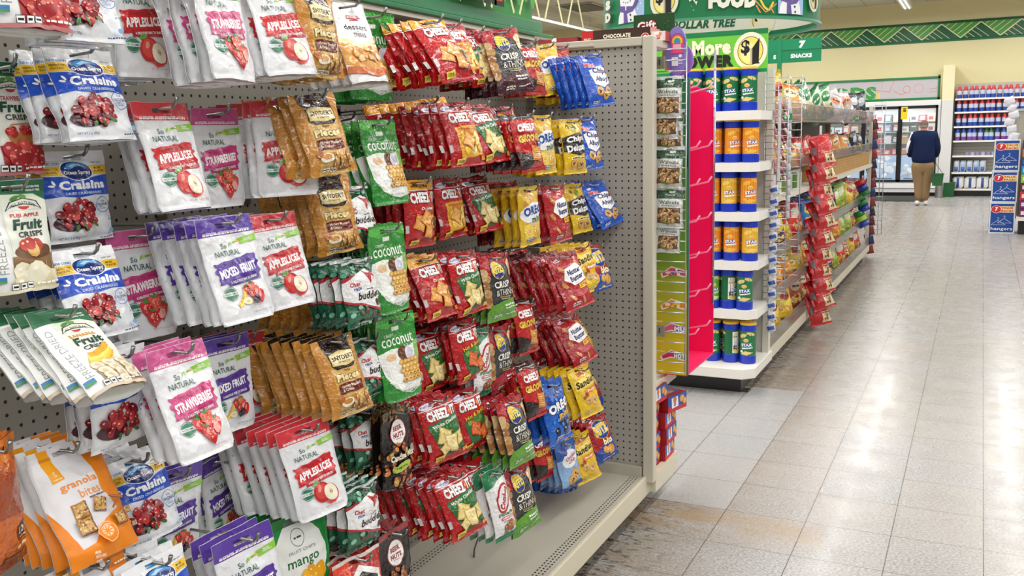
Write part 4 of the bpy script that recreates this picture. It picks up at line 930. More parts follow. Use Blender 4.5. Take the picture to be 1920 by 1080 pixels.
MB().box((-1.6, GY-.010, 1.795), (-1.116, GY+.028, 1.826), 'D2CCBC').box((-1.6, GY-.016, 1.80), (-1.3, GY-.01, 1.81), 'BDB7A8').build('top_rail', M_PAINT, gon, bevel=.003)
MB().box((-1.56, -3, .135), (-1.103, GY, .16), 'C6C1B3').build('base_deck', deck_mat(-1.103, -1.56), gon)
MB().box((-1.56, GY-.02, .16), (-1.12, GY+.002, .2), 'C4BFB1').box((PEG_X, -3, .16), (PEG_X+.012, GY-.02, .205), 'C4BFB1').build('back_rail', M_PAINT, gon)
MB().box((-1.115, -3, .085), (-1.100, GY+.3, .163), 'DDD6C0').build('front_lip', M_PAINT, gon, bevel=.003)
MB().box((-1.55, -3, 0), (-1.167, GY+.27, .11), '12100E').build('kick_plate', M_PLAST, gon)
MB().box((-1.62, -3, 1.83), (-1.5, GY-.1, 1.845), 'D2CCBC').build('top_cap', M_PAINT, gon)
# header sign over the peg wall
r = wthing('header_sign', 'long green framed header sign with lattice print above the snack wall', 'sign', (-1.5, 2, 1.9))
MB().box((-1.53, -1, 1.845), (-1.49, 3.36, 1.86), '1F7A4A').box((-1.515, -1, 1.86), (-1.495, 3.27, 1.9), '1C8450').box((-1.515, -1, 2.2), (-1.495, 3.19, 2.25), '1C8450').build('frame', M_PLAST, r, bevel=.003)
d = D(.085, '8CC24A'); d.rect(0, 0, 1, .085, '3E9A4C'); q = random.Random(3)
for i in range(150): d.ell(.006+i % 75/75, .045+.02*(i//75)+.004*(i % 2), .0045, .008, '5FB452', 6)
for i in range(150): d.ell(.006+i % 75/75, .005+.02*(i//75), .0045, .008, 'A6CF4E', 6)
for k in range(22): d.line([(k*.05, 0), (k*.05+.045, .085)], .003, 'EEF2B4'); d.line([(k*.05+.05, 0), (k*.05+.005, .085)], .003, 'EEF2B4')
LZ = 4.19
zc = (onx(888, 8, -1.49).y+1)/LZ
d.text('ZONE', zc, .0625, .033, 'E8502E', w=.068, bold=.07, out='23201C', ow=.12)
MB().box((-1.512, -1, 1.9), (-1.5, 3.19, 2.2), '3E9A4C').art(d, lambda x, y, l: (-1.4995+l*.00012, -1+x*LZ, 2.2-y*LZ+.056)).build('printed_panel', M_CARD, r)
for i in range(2): pass

# ------------------------------------------------------------------ end cap of the near gondola and what stands on it
ec = wthing('endcap_shelving', 'beige end shelves beyond the perforated end panel', 'store shelving', (-1.35, 3.5, 0))
MB().box((-1.6, GY+.03, .135), (-1.1, 3.63, .163), 'C9C4B6').box((-1.1, GY+.03, .09), (-1.076, 3.64, .163), 'DDD6C0').build('base_deck', M_PAINT, ec)
MB().box((-1.6, GY+.03, .49), (-1.1, 3.66, .51), 'C9C4B6').box((-1.1, GY+.03, .475), (-1.09, 3.66, .515), 'DDD6C0').build('shelf', M_PAINT, ec)
MB().box((-1.6, GY+.03, 1.80), (-1.1, 3.66, 1.825), 'D2CCBC').build('top_shelf', M_PAINT, ec)
MB().box((-1.6, GY+.03, 0), (-1.17, 3.58, .13), '12100E').build('kick_plate', M_PLAST, ec)
MB().box((-1.6, GY+.03, .16), (-1.2, GY+.045, 1.8), '5A544A').build('inner_panel', M_PAINT, ec)
def cookie_box_mesh():
    m = MB(); W, Dp, Hh = .135, .10, .066      # along Y, depth X, height
    m.box((-Dp, 0, 0), (0, W, Hh), 'A81C24'); d = D(Hh/W, 'E8E6F0'); A = d.A
    d.rect(0, 0, 1, A, '2E5CB0'); d.poly([(.0, A), (.0, .62*A), (1, .8*A), (1, A)], 'C8303A'); d.poly([(.18, .15*A), (.52, .1*A), (.55, .75*A), (.2, .8*A)], 'EDEEF6'); d.ell(.36, .3*A, .09, .1, 'E07A3A', 10); d.text('O', .36, .58*A, .12, '2E5CB0', bold=.08)
    p_cookie(d, .74, .35*A, .13, 'E2A45C', 'F2D9A8', 4); p_cookie(d, .88, .55*A, .12, 'E2A45C', 'F2D9A8', 4); m.art(d, lambda x, y, l: (.0004+l*.00012, x*W, Hh-y*W))
    d = D(Dp/W, '2E5CB0'); d.rect(0, 0, 1, .08, 'A81C24'); d.rect(.1, .2, .9, .66, '4A70B4'); d.blobs(.5, .4, .35, .15, 8, .08, ['E2B878', 'D9A35A'], 3); m.art(d, lambda x, y, l: (-y*W, x*W, Hh+.0004+l*.00012))
    return m.mesh('cookie_box', False)
cbm = cookie_box_mesh(); cbm.materials.append(M_CARD)
def cookie_box(x, y, z, a, label):
    o = bpy.data.objects.new('cookie_box', cbm); link(o); o.location = (x, y, z); o.rotation_euler = (0, 0, a); tag(o, label, 'box', 'cookie boxes on the endcap base')
for k in range(4): cookie_box(-1.108+.004*(k % 2), 3.345+.006*(k % 2), .164+k*.067, .02*(k-1), 'small red and blue cookie box, nearer stack, %s from the bottom' % ('first', 'second', 'third', 'fourth')[k])
cookie_box(-1.09, 3.35, .164+4*.067, -.1, 'small cookie box on top of the nearer stack')
for k in range(4): cookie_box(-1.085+.006*(k == 3)+.004*(k % 2), 3.492+.006*(k % 2), .164+k*.067, -.02*(k-1)-.25*(k == 3), 'small red and blue cookie box, farther stack, %s from the bottom' % ('first', 'second', 'third', 'topmost')[k])
def flatcard(name, label, cat, x0, x1, y, z0, z1, des, thick=.01, base='CCCCCC', mat=None, parent=None):
    """printed card standing upright and facing down the aisle (-Y)"""
    m = MB().box((x0, y, z0), (x1, y+thick, z1), base)
    if des is not None: m.art(des, lambda X, Y, l: (x0+X*(x1-x0), y-.0005-l*.0002, z1-Y*(x1-x0)))
    o = m.build(name, mat or M_CARD, parent)
    if label: tag(o, label, cat)
    return o
# creme cake boxes on top
x0, x1 = -1.43, -1.15; d = D(.14/.28*.55, '3A201A'); A = d.A; d.rect(0, 0, .17, A, 'B0201E'); d.text('FRUIT', .085, .42*A, .03, 'F2D8C8', w=.1); d.text('CHOCOLATE', .52, .33*A, .055, 'F2EAD8', w=.4, bold=.04); d.text('CREME CAKES', .52, .68*A, .04, 'F2EAD8', w=.4, bold=.02); d.ell(.28, .7*A, .03, .03, 'F4F0E8', 10); d.ell(.78, .62*A, .03, .03, 'F4F0E8', 10); d.ell(.93, .5*A, .06, .06, 'F4EDE4', 14); d.ell(.93, .5*A, .053, .053, 'C4202A', 14); d.text('5', .93, .5*A, .06, 'FFFFFF', bold=.05)
z1 = ony(1160, 54, 3.5).z
m = MB().box((x0, 3.5, 1.826), (x1, 3.62, z1), '3A201A').art(d, lambda X, Y, l: (x0+X*(x1-x0), 3.4995-l*.0002, z1-Y*(x1-x0)))
m.box((x1+.0005, 3.5, 1.826), (x1+.002, 3.62, z1-.002), 'D9A6A0'); tag(m.build('cake_box', M_CARD), 'dark brown chocolate cake box lying on the end shelf', 'box')
m = MB().box((-1.62, 3.5, 1.826), (-1.45, 3.6, ony(1070, 70, 3.5).z), '8E2A34'); m.box((-1.56, 3.499, 1.85), (-1.54, 3.5, 1.865), 'F0E8E0'); tag(m.build('cake_box', M_CARD), 'flat dark red box beside the brown cake box', 'box')
m = MB().box((-1.145, 3.5, 1.826), (-1.09, 3.58, 1.862), 'C05048'); d = D(.65, 'EFE0DA'); d.rect(0, 0, 1, .65, 'E4D5D2'); d.blobs(.5, .3, .35, .2, 8, .12, ['D98A84', 'F2EAE6', 'C04848'], 3); m.art(d, lambda X, Y, l: (-1.145+X*.055, 3.4995-l*.0002, 1.862-Y*.055)); tag(m.build('candy_bag', M_CARD), 'small pink and white candy packet on the end shelf', 'candy packet')
gx0, gz1, gx1 = ony(1188, 30, 3.645).x, ony(1226, 26, 3.645).z, ony(1265, 22, 3.645).x; d = D(.8, '1F4A26'); d.blobs(.5, .4, .5, .4, 40, .015, ['3A7A3C', '2A5A30'], 2)
d.text('Gift', .34, .26, .2, 'FFFFFF', w=.46, bold=.03, rot=-4, out='C8203A', ow=.05); d.text('Cards', .66, .6, .2, 'FFFFFF', w=.5, bold=.03, rot=-4, out='C8203A', ow=.05)
flatcard('gift_card_sign', 'dark green card sign reading Gift above the cake boxes', 'sign', gx0, gx1, 3.645, 1.826, gz1, d, .008, '1F4A26')
# rainbow and purple books hanging in the top of the rack
def heart_card(name, label, cx, cz, w, h, y, base, fn=None, n=28):
    m = MB(); pts = [(cx+w*cos(2*pi*i/n), cz+h*sin(2*pi*i/n)) for i in range(n)]; m.prism(pts, y, y+.012, base, lambda a, b, c: (a, c, b))
    if fn: d = D(2*h/(2*w), base); fn(d); m.art(d, lambda X, Y, l: (cx-w+X*2*w, y-.0005-l*.0002, cz+h-Y*2*w))
    return tag(m.build(name, M_CARD), label, 'sticker book')
def rb(d):
    A = d.A
    for k, c in enumerate(('7A5AB8', 'E2426A', 'F08A3A', 'F4D84A', '5AB45A', '4A8AD8')): d.ell(.55, .3*A, .36-.05*k, .36-.05*k, c, 20, 0, 180, 360); d.rect(.19+.05*k, .3*A, .91-.05*k, .38*A, c)
    d.brush(.25, .34*A, .85, .55*A, 'E84A80', 4); d.brush(.35, .36*A, .75, .46*A, 'F4B0C8', 6); d.rect(.3, .62*A, .6, .8*A, 'E8E6F0'); d.ell(.7, .6*A, .08, .08, 'F2EAF4', 10); d.micro(.62, .7*A, .8, .04, 'FFFFFF'); d.micro(.62, .75*A, .8, .04, 'FFFFFF', 3)
c = ony(1268, 96, 3.56); heart_card('sticker_book', 'rainbow sticker book hanging inside the wire rack top', c.x, c.z, .042, .092, 3.56, '8A7AC8', rb)
c = ony(1278, 112, 3.6); heart_card('sticker_book', 'lavender sticker book behind the rainbow one', c.x, c.z, .045, .06, 3.6, 'A57AD0')
c = ony(1250, 105, 3.58); heart_card('sticker_book', 'pale yellow card behind the wire rack, left of the rainbow book', c.x, c.z, .02, .06, 3.585, 'EFE48A')
# wire rack, candy side panel and pink display tray
def wire_grid(name, label, x0, x1, y, z0, z1, step=.035, uprights=(0, 1), r=.0022, group=None, every=1):
    g = wthing(name, label, 'wire rack', ((x0+x1)/2, y, z0), group); m = MB()
    for t in uprights: m.tube([(x0+(x1-x0)*t, y, z0), (x0+(x1-x0)*t, y, z1)], r*1.2, 'B9BCC4', 5)
    m.build('upright', M_WIRE, g, True); m = MB(); z = z0
    while z <= z1+1e-4: m.tube([(x0, y-.002, z), (x1, y-.002, z)], r, 'C2C5CC', 5); z += step
    m.build('cross_wires', M_WIRE, g, True); return g
wire_grid('wire_rack', 'narrow wire rack fixed to the gondola end, walnuts clipped on it', -1.125, -.985, 3.42, .56, ony(1287, 78, 3.42).z, .0395)
wire_grid('wire_rack', 'short wire rack behind the pink display tray', -1.0, ony(1340, 93, 3.9).x, 3.9, .75, ony(1340, 93, 3.9).z, .0395)
wing = wthing('display_tray', 'tall narrow pink cardboard hook display with green and yellow candy side', 'display', (-1.05, 3.7, .53))
d = D(9.0, '5E8A34'); n = 24
for k in range(n): d.rect(0, 9*k/n, 1, 9*(k+1)/n, mixc('1E6E3E', '6A9A30', min(1, k/13)) if k < 13 else mixc('6A9A30', 'E0C020', min(1, (k-13)/8)))
for t, y, c1, c2 in (('', 5.75, 'D84A6A', '6A5AB0'), ('', 6.75, 'E8862A', 'F2D23A'), ('MU', 7.5, 'E85A8A', '2A6AD0'), ('HOT', 8.35, 'D8286A', '2A8A3A')):
    d.poly([(.15, y+.1), (.5, y-.14), (1, y-.02), (.98, y+.2), (.5, y+.12), (.2, y+.24)], 'F4E8D8'); d.poly([(.2, y+.08), (.5, y-.1), (.96, y), (.95, y+.15), (.5, y+.08), (.24, y+.18)], c1)
    if t: d.text(t, .78, y+.05, .16, 'FFFFFF', w=.34, bold=.06, out=c2, ow=.08)
    else: d.blobs(.55, y+.05, .3, .1, 12, .05, [c2, 'F4F0E0', c1], 4)
zt, zb = 1.685, .53
MB().box((-1.126, 3.5, zb), (-1.0, 3.506, zt), '5E8A34').art(d, lambda X, Y, l: (-1.126+X*.126, 3.4992-l*.0001, zt-Y*.126*(zt-zb)/(9*.126))).build('side_panel', M_CARD, wing)
MB().box((-1.003, 3.4985, zb), (-.995, 3.51, zt), '3E6E6A').build('edge_strip', M_CARD, wing)
pk = 'EE1264'
MB().box((-1.126, 3.5065, zb), (-1.0, 3.5085, zt), pk).build('near_lining', M_CARD, wing)
MB().prism([(-1.126, zb), (-1.0, zb), (-1.0, 1.63), (-1.126, 1.69)], 3.905, 3.911, pk, lambda a, b, c: (a, c, b)).build('far_side', M_CARD, wing)
MB().box((-1.13, 3.5, zb), (-1.126, 3.911, zt), pk).build('back_board', M_CARD, wing)
MB().box((-1.126, 3.5, zb-.004), (-1.0, 3.911, zb+.004), 'F0306E').build('tray_floor', M_CARD, wing)
for k in range(7):
    z = ony(1310, (165, 275, 343, 410, 475, 545, 614)[k], 3.75).z
    for yy in (3.62, 3.80):
        MB().tube([(-1.126, yy, z-.028), (-1.0, yy, z+.002), (-.985, yy, z+.024)], .004, 'F8A8C4', 6).build('display_hook', M_PLAST, wing, True)
for pz, lab in ((118, 'upper'), (620, 'lower')):
    p = ony(1234, pz, 3.40); o = MB().box((p.x-.022, 3.398, p.z-.022), (p.x+.026, 3.402, p.z+.022), 'A6A6A4').box((p.x+.004, 3.394, p.z-.008), (p.x+.008, 3.398, p.z+.012), '555555').build('rack_bracket', M_WIRE); tag(o, 'grey steel plate holding the wire rack, %s one' % lab, 'bracket')
mk('walnut', .125, .165, .03, 'pillow', d_walnut(), M_FOIL, 'walnut bag', 2, 'nut bag')
pos = [(1256, 143), (1252, 183), (1257, 205), (1259, 275), (1258, 350), (1257, 408)]
for i in (2, 1, 0, 5, 4, 3):
    px, py = pos[i]; yy = (3.385, 3.40, 3.408, 3.385, 3.388, 3.40)[i]; p = ony(px, py, yy); s = .93 if i != 5 else .8
    rr = frame(Vector((-.03*(i % 2), -.12 if i != 2 else -.04, -1)), Vector((1, .08*(i % 3)-.08, 0)))
    bag_thing('walnut', Vector((p.x, yy-.012, p.z)), rr, s, 'silver and green walnut bag clipped to the wire rack, %s from the top' % ORD[i].replace('top', 'first'), 'walnut bags on the wire rack', i % 2)
# ------------------------------------------------------------------ far gondola: end cap with chip canisters
FY = 5.16
fg = wthing('endcap_shelving', 'white end shelves full of chip canisters', 'store shelving', (-1.45, 5.3, 0))
MB().box((-2.0, 5.56, .1), (-1.12, 5.6, 1.82), 'C9C5BA').build('back_panel', M_PAINT, fg)
def shelf_poly(x0, x1, y0, y1, ch): return [(x0, y0), (x1-ch, y0), (x1, y0+ch), (x1, y1), (x0, y1)]
SH = [(224, 1419), (322, 1425), (416, 1414), (508, 1412), (600, 1409)]; SZ = []
for i, (py, px) in enumerate(SH):
    z = ony(px, py, FY+.02).z; SZ.append(z+.05)
    m = MB().prism(shelf_poly(-2.0, -1.085, FY+.012, 5.56, .05), z, z+.05, 'EFECE4'); m.build('shelf', M_PAINT, fg)
z = .105; SZ.append(.165)
MB().prism(shelf_poly(-2.0, -1.075, 5.08, 5.62, .06), z, .164, 'EEEBE2').build('base_deck', M_PAINT, fg, bevel=.004)
MB().box((-2.0, 5.2, 0), (-1.167, 5.62, .105), '0E0D0C').build('kick_plate', M_PLAST, fg)
MB().box((-1.12, 5.54, .16), (-1.085, 5.6, 1.83), 'D9D5C8').build('upright', M_PAINT, fg)
def d_can(kind):
    A = .72; b, b2, pc = {'g': ('14663C', '1E7A4A', 'E6D08A'), 'o': ('E07A1A', 'F09A2E', 'F2C04A'), 'y': ('D9A024', 'E8B838', 'F4D070'), 'l': ('4A9A2E', '6ABA3C', 'E6E0A0'), 'k': ('14663C', '14663C', 'E6D08A')}[kind]
    d = D(A, b)
    for off in (.25, .75):
        d.rect(off-.2, 0, off+.2, A, b2) if kind != 'k' else None
        d.ell(off+.1, .08, .1, .045, pc, 12, 20); d.ell(off-.07, .14, .09, .055, pc, 12, -30); d.ell(off, .27, .055, .055, 'F4D84A', 14); d.ell(off, .28, .042, .04, 'E4A088', 12)
        if kind == 'k': d.rect(off-.16, .05, off-.02, A-.05, 'F0F0F0'); d.micro(off-.15, .2, off-.03, .02, '444444'); d.rect(off-.14, .45, off-.04, .6, '555555')
        d.text('STAX', off+.01, .4, .09, 'F4F6FF', w=.23, bold=.06, rot=-6, out='2A4AA8' if kind in 'gk' else '3A2A7A', ow=.08); d.poly([(off-.1, .49), (off+.14, .46), (off+.14, .49), (off-.08, .53)], 'F4F4F4')
        d.poly([(off-.12, .68), (off-.02, .58), (off+.16, .62), (off+.02, .7)], pc); d.ell(off-.1, .6, .04, .04, 'ECEAE4' if kind == 'g' else 'F2C04A', 10)
    return d
CAN = {}
def can_meshes(kind):
    if kind in CAN: return CAN[kind]
    R, Hc = .0445, .235; out = []
    m = MB().lathe([(R*1.02, 0), (R*1.06, .004), (R*1.06, .045), (R, .048)], (0, 0, 0), '1A38B8', 18); out.append(('base_cup', m.mesh('base_cup', True), M_PLAST))
    m = MB().lathe([(R, .046), (R, .19)], (0, 0, 0), d_can(kind).base, 18); d = d_can(kind); Lb = 2*pi*R; dd = d.clip(18, 1, None, False)
    vs = [(-(R+.0003+.00004*k)*sin(2*pi*x), -(R+.0003+.00004*k)*cos(2*pi*x), .19-y*.2) for x, y, k in dd[0]]; vs = [(-v[0], v[1], v[2]) for v in vs]
    b = len(m.v); m.v += vs
    for f, c, j in dd[1]: m.f.append(tuple(b+i for i in f)); m.c.append(c)
    out.append(('printed_tube', m.mesh('printed_tube', True), M_PLAST))
    m = MB().lathe([(R*1.0, .189), (R*1.05, .192), (R*1.05, .222), (R*.98, .226)], (0, 0, 0), '1A38B8', 18); out.append(('collar', m.mesh('collar', True), M_PLAST))
    m = MB().lathe([(R*1.04, .224), (R*1.06, .227), (R*1.04, .236), (R*.9, .238), (.001, .2375)], (0, 0, 0), 'F2C22A', 18); out.append(('lid', m.mesh('lid', True), M_PLAST))
    for _, me, mt in out: me.materials.append(mt)
    CAN[kind] = out; return out
CN = {'g': 'green', 'o': 'orange', 'y': 'golden', 'l': 'light green', 'k': 'green barcode-side'}
def can(kind, x, y, z, a, label, group):
    r = thing('chip_canister', label, 'chip canister', (x, y, z), group); r.rotation_euler = (0, 0, a)
    for nm, me, _ in can_meshes(kind): link(bpy.data.objects.new(nm, me), r)
ROWS = ['gggggg', 'oooyoo', 'oyooyy', 'yooyoo', 'gkllkg', 'gkggkg']
ordn = ('top', 'second', 'third', 'fourth', 'fifth', 'bottom'); orx = ('first', 'second', 'third', 'fourth', 'fifth', 'sixth')
q = random.Random(8)
for ri in range(6):
    y0 = FY+.085 if ri < 5 else FY+.1
    for c in range(5):
        x = -1.145-c*.1-(.0 if ri % 2 else .012); kd = ROWS[ri][c]
        can(kd, x+q.uniform(-.006, .006), y0+q.uniform(-.01, .01), SZ[ri], {'k': 1.3}.get(kd, 0)-1.35+q.uniform(-.35, .35), '%s chip canister, front of %s shelf, %s from the right' % (CN[kd], ordn[ri], orx[c]), 'chip canisters on the %s end shelf' % ordn[ri])
        kd = ROWS[ri][(c+1) % 6]; x -= .05
        can(kd, x+q.uniform(-.006, .006), y0+.1, SZ[ri], -1.35+q.uniform(-.3, .3), '%s chip canister, second line of %s shelf, %s from the right' % (CN[kd], ordn[ri], orx[c]), 'chip canisters on the %s end shelf' % ordn[ri])
# More Power sign
def d_one(d, cx, cy, r):
    d.ell(cx, cy, r*1.02, r*1.12, 'F2EDD4', 30); d.ell(cx, cy, r*.78, r*.86, '4A5A1A', 28); d.ell(cx, cy, r*.74, r*.82, 'F6E06A', 28); d.ell(cx-r*.1, cy+r*.1, r*.5, r*.6, 'FAF0A0', 20)
    d.poly([(cx+.0*r, cy+.85*r), (cx+.0*r, cy-.1*r), (cx+.12*r, cy-.2*r), (cx+.14*r, cy+.8*r)], 'B8B4A4'); d.poly([(cx+.12*r, cy+.8*r), (cx+.12*r, cy-.15*r), (cx+.55*r, cy-.75*r), (cx+.52*r, cy+.68*r), (cx+.6*r, cy+.78*r)], '14130F')
    d.text('$', cx-.3*r, cy-.2*r, .95*r, '14130F', w=.55*r, bold=.035, out='F2EDD4', ow=.03)
yy = FY+.14; xr = ony(1440, 60, yy).x; zt = ony(1440, 52, yy).z; zb = ony(1440, 134, yy).z; Wd = .72; xl = xr-Wd; d = D((zt-zb)/Wd, '6CC83E'); A = d.A
d.rect(0, 0, 1, .12*A, '0F7A44'); d.rect(0, .92*A, 1, A, '0F8A4A'); fx = lambda px: (ony(px, 95, yy).x-xl)/Wd
d_one(d, fx(1407), .5*A, .125); d.text('POWER', (fx(1270)+fx(1376))/2, .7*A, .29*A, '1B1C16', w=fx(1376)-fx(1270), bold=.07); d.text('More', (fx(1298)+fx(1371))/2, .37*A, .36*A, 'F6F2D6', w=fx(1371)-fx(1298), bold=.06)
flatcard('power_sign', 'bright green price sign with round emblem above the canisters', 'sign', xl, xr, yy, zb, zt, d, .012, '6CC83E')
# hanging oval ring sign
RC, RR, RZ = Vector((-2.66, 10.1)), 1.12, 2.55; RH = .55
ring = wthing('hanging_ring_sign', 'large round green hanging sign with food lettering', 'sign', (RC.x, RC.y, RZ+.3))
def cylhit(px, py, back=False):
    d = ray(px, py); a = d.x**2+d.y**2; b = -2*(d.x*RC.x+d.y*RC.y); c = RC.x**2+RC.y**2-RR**2; ds = b*b-4*a*c
    if ds < 0: ds = 0
    t = (-b+(1 if back else -1)*sqrt(ds))/(2*a); return math.atan2(d.x*t-RC.x, -(d.y*t-RC.y)), EYE+d.z*t
def arcbox(r0, r1, z0, z1, c, n=64):
    m = MB(); vs = []
    for i in range(n):
        a = 2*pi*i/n
        for r in (r0, r1):
            for z in (z0, z1): vs.append((RC.x+r*sin(a), RC.y-r*cos(a), z))
    fs = []
    for i in range(n):
        a, b = 4*i, 4*((i+1) % n); fs += [(a, b, b+1, a+1), (a+2, a+3, b+3, b+2), (a, a+2, b+2, b), (a+1, b+1, b+3, a+3)]
    return m.add(vs, fs, c)
m = arcbox(RR-.012, RR, RZ, RZ+RH, '0F7A4A')
d = D(RH, '0F7A4A')        # x runs over the angle (radians/2pi + .5), y in metres
ang = lambda px, py=20, back=False: cylhit(px, py, back)[0]*RR     # arc length in metres
items = []
def put(des, inner=False):
    vs, fs = des; r = RR+.001 if not inner else RR-.014; b = len(m.v)
    for x, y, k in vs:
        a = (x*8-4)/RR; rr_ = r+(.0006*k if not inner else -.0006*k); a = (pi-a) if inner else a; m.v.append((RC.x+rr_*sin(a), RC.y-rr_*cos(a), RZ+RH-y*8))
    for f, c, j in fs: m.f.append(tuple(b+i for i in f)); m.c.append(c)
U = lambda s: (s+4)/8      # metres of arc -> design x; y also /8
d = D(RH/8, '0F7A4A'); yz = lambda z: (RZ+RH-z)/8
def zat(px, py): return cylhit(px, py)[1]
for pa, pb in ((1163, 1208), (1457, 1503)):       # snowman panels
    a, b = ang(pa), ang(pb); d.rect(U(a), 0, U(b), RH/8-.004, 'A9C8EC'); cx = U(a*.6+b*.4) if pa < 1300 else U((a+b)/2); w = (b-a)/8
    for k in range(8): d.ell(U(b)-w*(.12+.1*(k % 3)), .008+.006*k, .0012, .0012, 'E4F0FC', 6)
    d.ell(cx-w*.05, .064, w*.42, .022, 'F6F8FC', 18); d.ell(cx-w*.05, .034, w*.34, .016, 'F6F8FC', 18); d.poly([(cx-w*.4, .043), (cx+w*.2, .046), (cx+w*.35, .036), (cx+w*.4, .041), (cx+w*.2, .052), (cx-w*.05, .054), (cx, .066), (cx-w*.2, .066), (cx-w*.2, .052), (cx-w*.4, .05)], '6A5AA0')
    for k in range(4): d.ell(cx-w*.2+w*.1*k, .041-.0012*abs(k-1.5), .001, .001, '2A2A30', 6)
    d.ell(cx+w*.1, .056, .0015, .0015, '2A2A30', 6); d.ell(cx+w*.12, .062, .0015, .0015, '2A2A30', 6); d.poly([(cx-w*.05, .03), (cx-w*.3, .035), (cx-w*.04, .035)], 'E8862A')
a, b = ang(1222), ang(1273); d_one(d, U((a+b)/2), yz(zat(1247, 2)), (b-a)/16)
a, b = ang(1511), ang(1528); d_one(d, U((a+b)/2), yz(zat(1520, 0)), .013)
a = ang(1291); b = ang(1310); zb_ = zat(1350, 19); d.text('&', U((a+b)/2), yz(zb_+.075), .018, 'F4F2E4', w=(b-a)/8, bold=.07)
a = ang(1328); b = ang(1415); d.text('FOOD', U((a+b)/2), yz(zb_+.09), .02, 'F4F2E4', w=(b-a)/8, bold=.09)
a = ang(1140.5); b = ang(1152, 25); d.text('S', U((a+b)/2), yz(zat(1147, 10)), .012, 'F4F2E4', w=.016, bold=.09, out='14140F', ow=.05); d.text('D', U((a+b)/2), yz(zat(1147, 33)), .012, 'F4F2E4', w=.018, bold=.09, out='14140F', ow=.05)
a = U(ang(1432)); d.line([(a-.008, .048), (a-.002, .058), (a+.004, .062), (a+.01, .052)], .0025, 'F2D04A'); d.line([(a-.012, .056), (a-.006, .066)], .0015, 'F09A5A'); d.line([(a+.006, .058), (a+.012, .067)], .0015, 'F09A5A'); d.line([(a-.014, .05), (a, .064), (a+.014, .054)], .0012, 'F09A5A')
put(d.clip(96, 1, None, False))
d = D(RH/8, '0F7A4A'); a = ang(1320, 55, True)
fb = lambda px, py: ((pi-cylhit(px, py, True)[0]+pi) % (2*pi)-pi)*RR
xa, xb = fb(1385, 45), fb(1255, 45); lo, hi = min(xa, xb), max(xa, xb); zi = cylhit(1320, 45, True)[1]
d.rect(U(-1.6), 0, U(1.6), yz(RZ+.055), 'EFEFE0'); 
put(d.clip(96, 1, None, False), True)
# lettering on the inside of the far half, read from below
def inner_text(t, pa, pb, py, h, c, bold):
    A0, A1 = cylhit(pa, py, True)[0], cylhit(pb, py, True)[0]; z0 = cylhit((pa+pb)/2, py, True)[1]
    if A0 < 0: A0 += 2*pi
    if A1 < 0: A1 += 2*pi
    dd = D(.1, c); dd.text(t, .5, .05, .05, c, w=1.0, bold=bold, shear=.25); vs, fs, cs = dd.flat(); b = len(m.v)
    for x, y, k in vs: a = A0+(A1-A0)*x; r = RR-.018; m.v.append((RC.x+r*sin(a), RC.y-r*cos(a), z0-(y-.05)*h/.05))
    for f, cc in zip(fs, cs): m.f.append(tuple(b+i for i in f)); m.c.append(cc)
inner_text('DOLLAR TREE', 1256, 1381, 45.5, .1, '1E6A4A', .05)
A0 = cylhit(1431, 36, True); m2 = D(.1, 'F2EDD4'); d_one(m2, .5, .5, .5); vs, fs, cs = m2.flat(); b = len(m.v)
for x, y, k in vs: a = A0[0]-(x-.5)*.3; r = RR-.018-.0006*k; m.v.append((RC.x+r*sin(a), RC.y-r*cos(a), A0[1]-(y-.5)*.34))
for f, cc in zip(fs, cs): m.f.append(tuple(b+i for i in f)); m.c.append(cc)
m.build('printed_band', M_CARD, ring)
arcbox(RR-.03, RR+.02, RZ-.014, RZ+.01, '3E9A74').build('lower_rim', M_PLAST, ring)
for a in (.5, 2.6, 4.6): MB().tube([(RC.x+RR*sin(a), RC.y-RR*cos(a), RZ+RH), (RC.x+RR*sin(a), RC.y-RR*cos(a), CEIL_Z)], .005, 'C8C8C8', 5).build('hanging_wire', M_WIRE, ring)
# aisle marker with pole
sg = wthing('aisle_sign', 'green aisle sign with number 7 on a green pole', 'sign', (-1.3, 7.0, 0)); yy = 7.0
x0, x1 = ony(1466, 90, yy).x, ony(1540, 90, yy).x; z1_, z2_, z3_ = ony(1503, 72, yy).z, ony(1503, 93, yy).z, ony(1503, 116, yy).z; Wd = x1-x0
d = D((z1_-z3_)/Wd, '10875A'); d.rect(0, 0, 1, (z1_-z2_)/Wd, '128C60'); d.rect(0, (z1_-z2_)/Wd-.01, 1, (z1_-z2_)/Wd+.01, '0C5E3E'); d.text('7', .52, .25*d.A, .19, 'FFFFFF', w=.17, bold=.08, shear=.1); d.text('SNACKS', .5, .73*d.A, .11, 'FFFFFF', w=.54, bold=.06)
flatcard('number_panel', None, None, x0, x1, yy, z3_, z1_, d, .012, '10875A', parent=sg).location = (1.3, -7.0, 0)
d = D((z1_-z3_)/Wd, '10875A'); d.rect(0, 0, 1, (z1_-z2_)/Wd, '128C60'); d.text('S', .93, .73*d.A, .11, 'FFFFFF', bold=.06)
flatcard('second_panel', None, None, x0-Wd-.03, x0-.03, yy, z3_, z1_, d, .012, '10875A', parent=sg).location = (1.3, -7.0, 0)
MB().box((x0-.03, yy-.005, .1), (x0, yy+.02, z1_+.01), '1C8A5C').build('pole', M_PLAST, sg)
MB().box((-1.63, 5.62, 0), (-1.6, 11.4, .3), '222222')

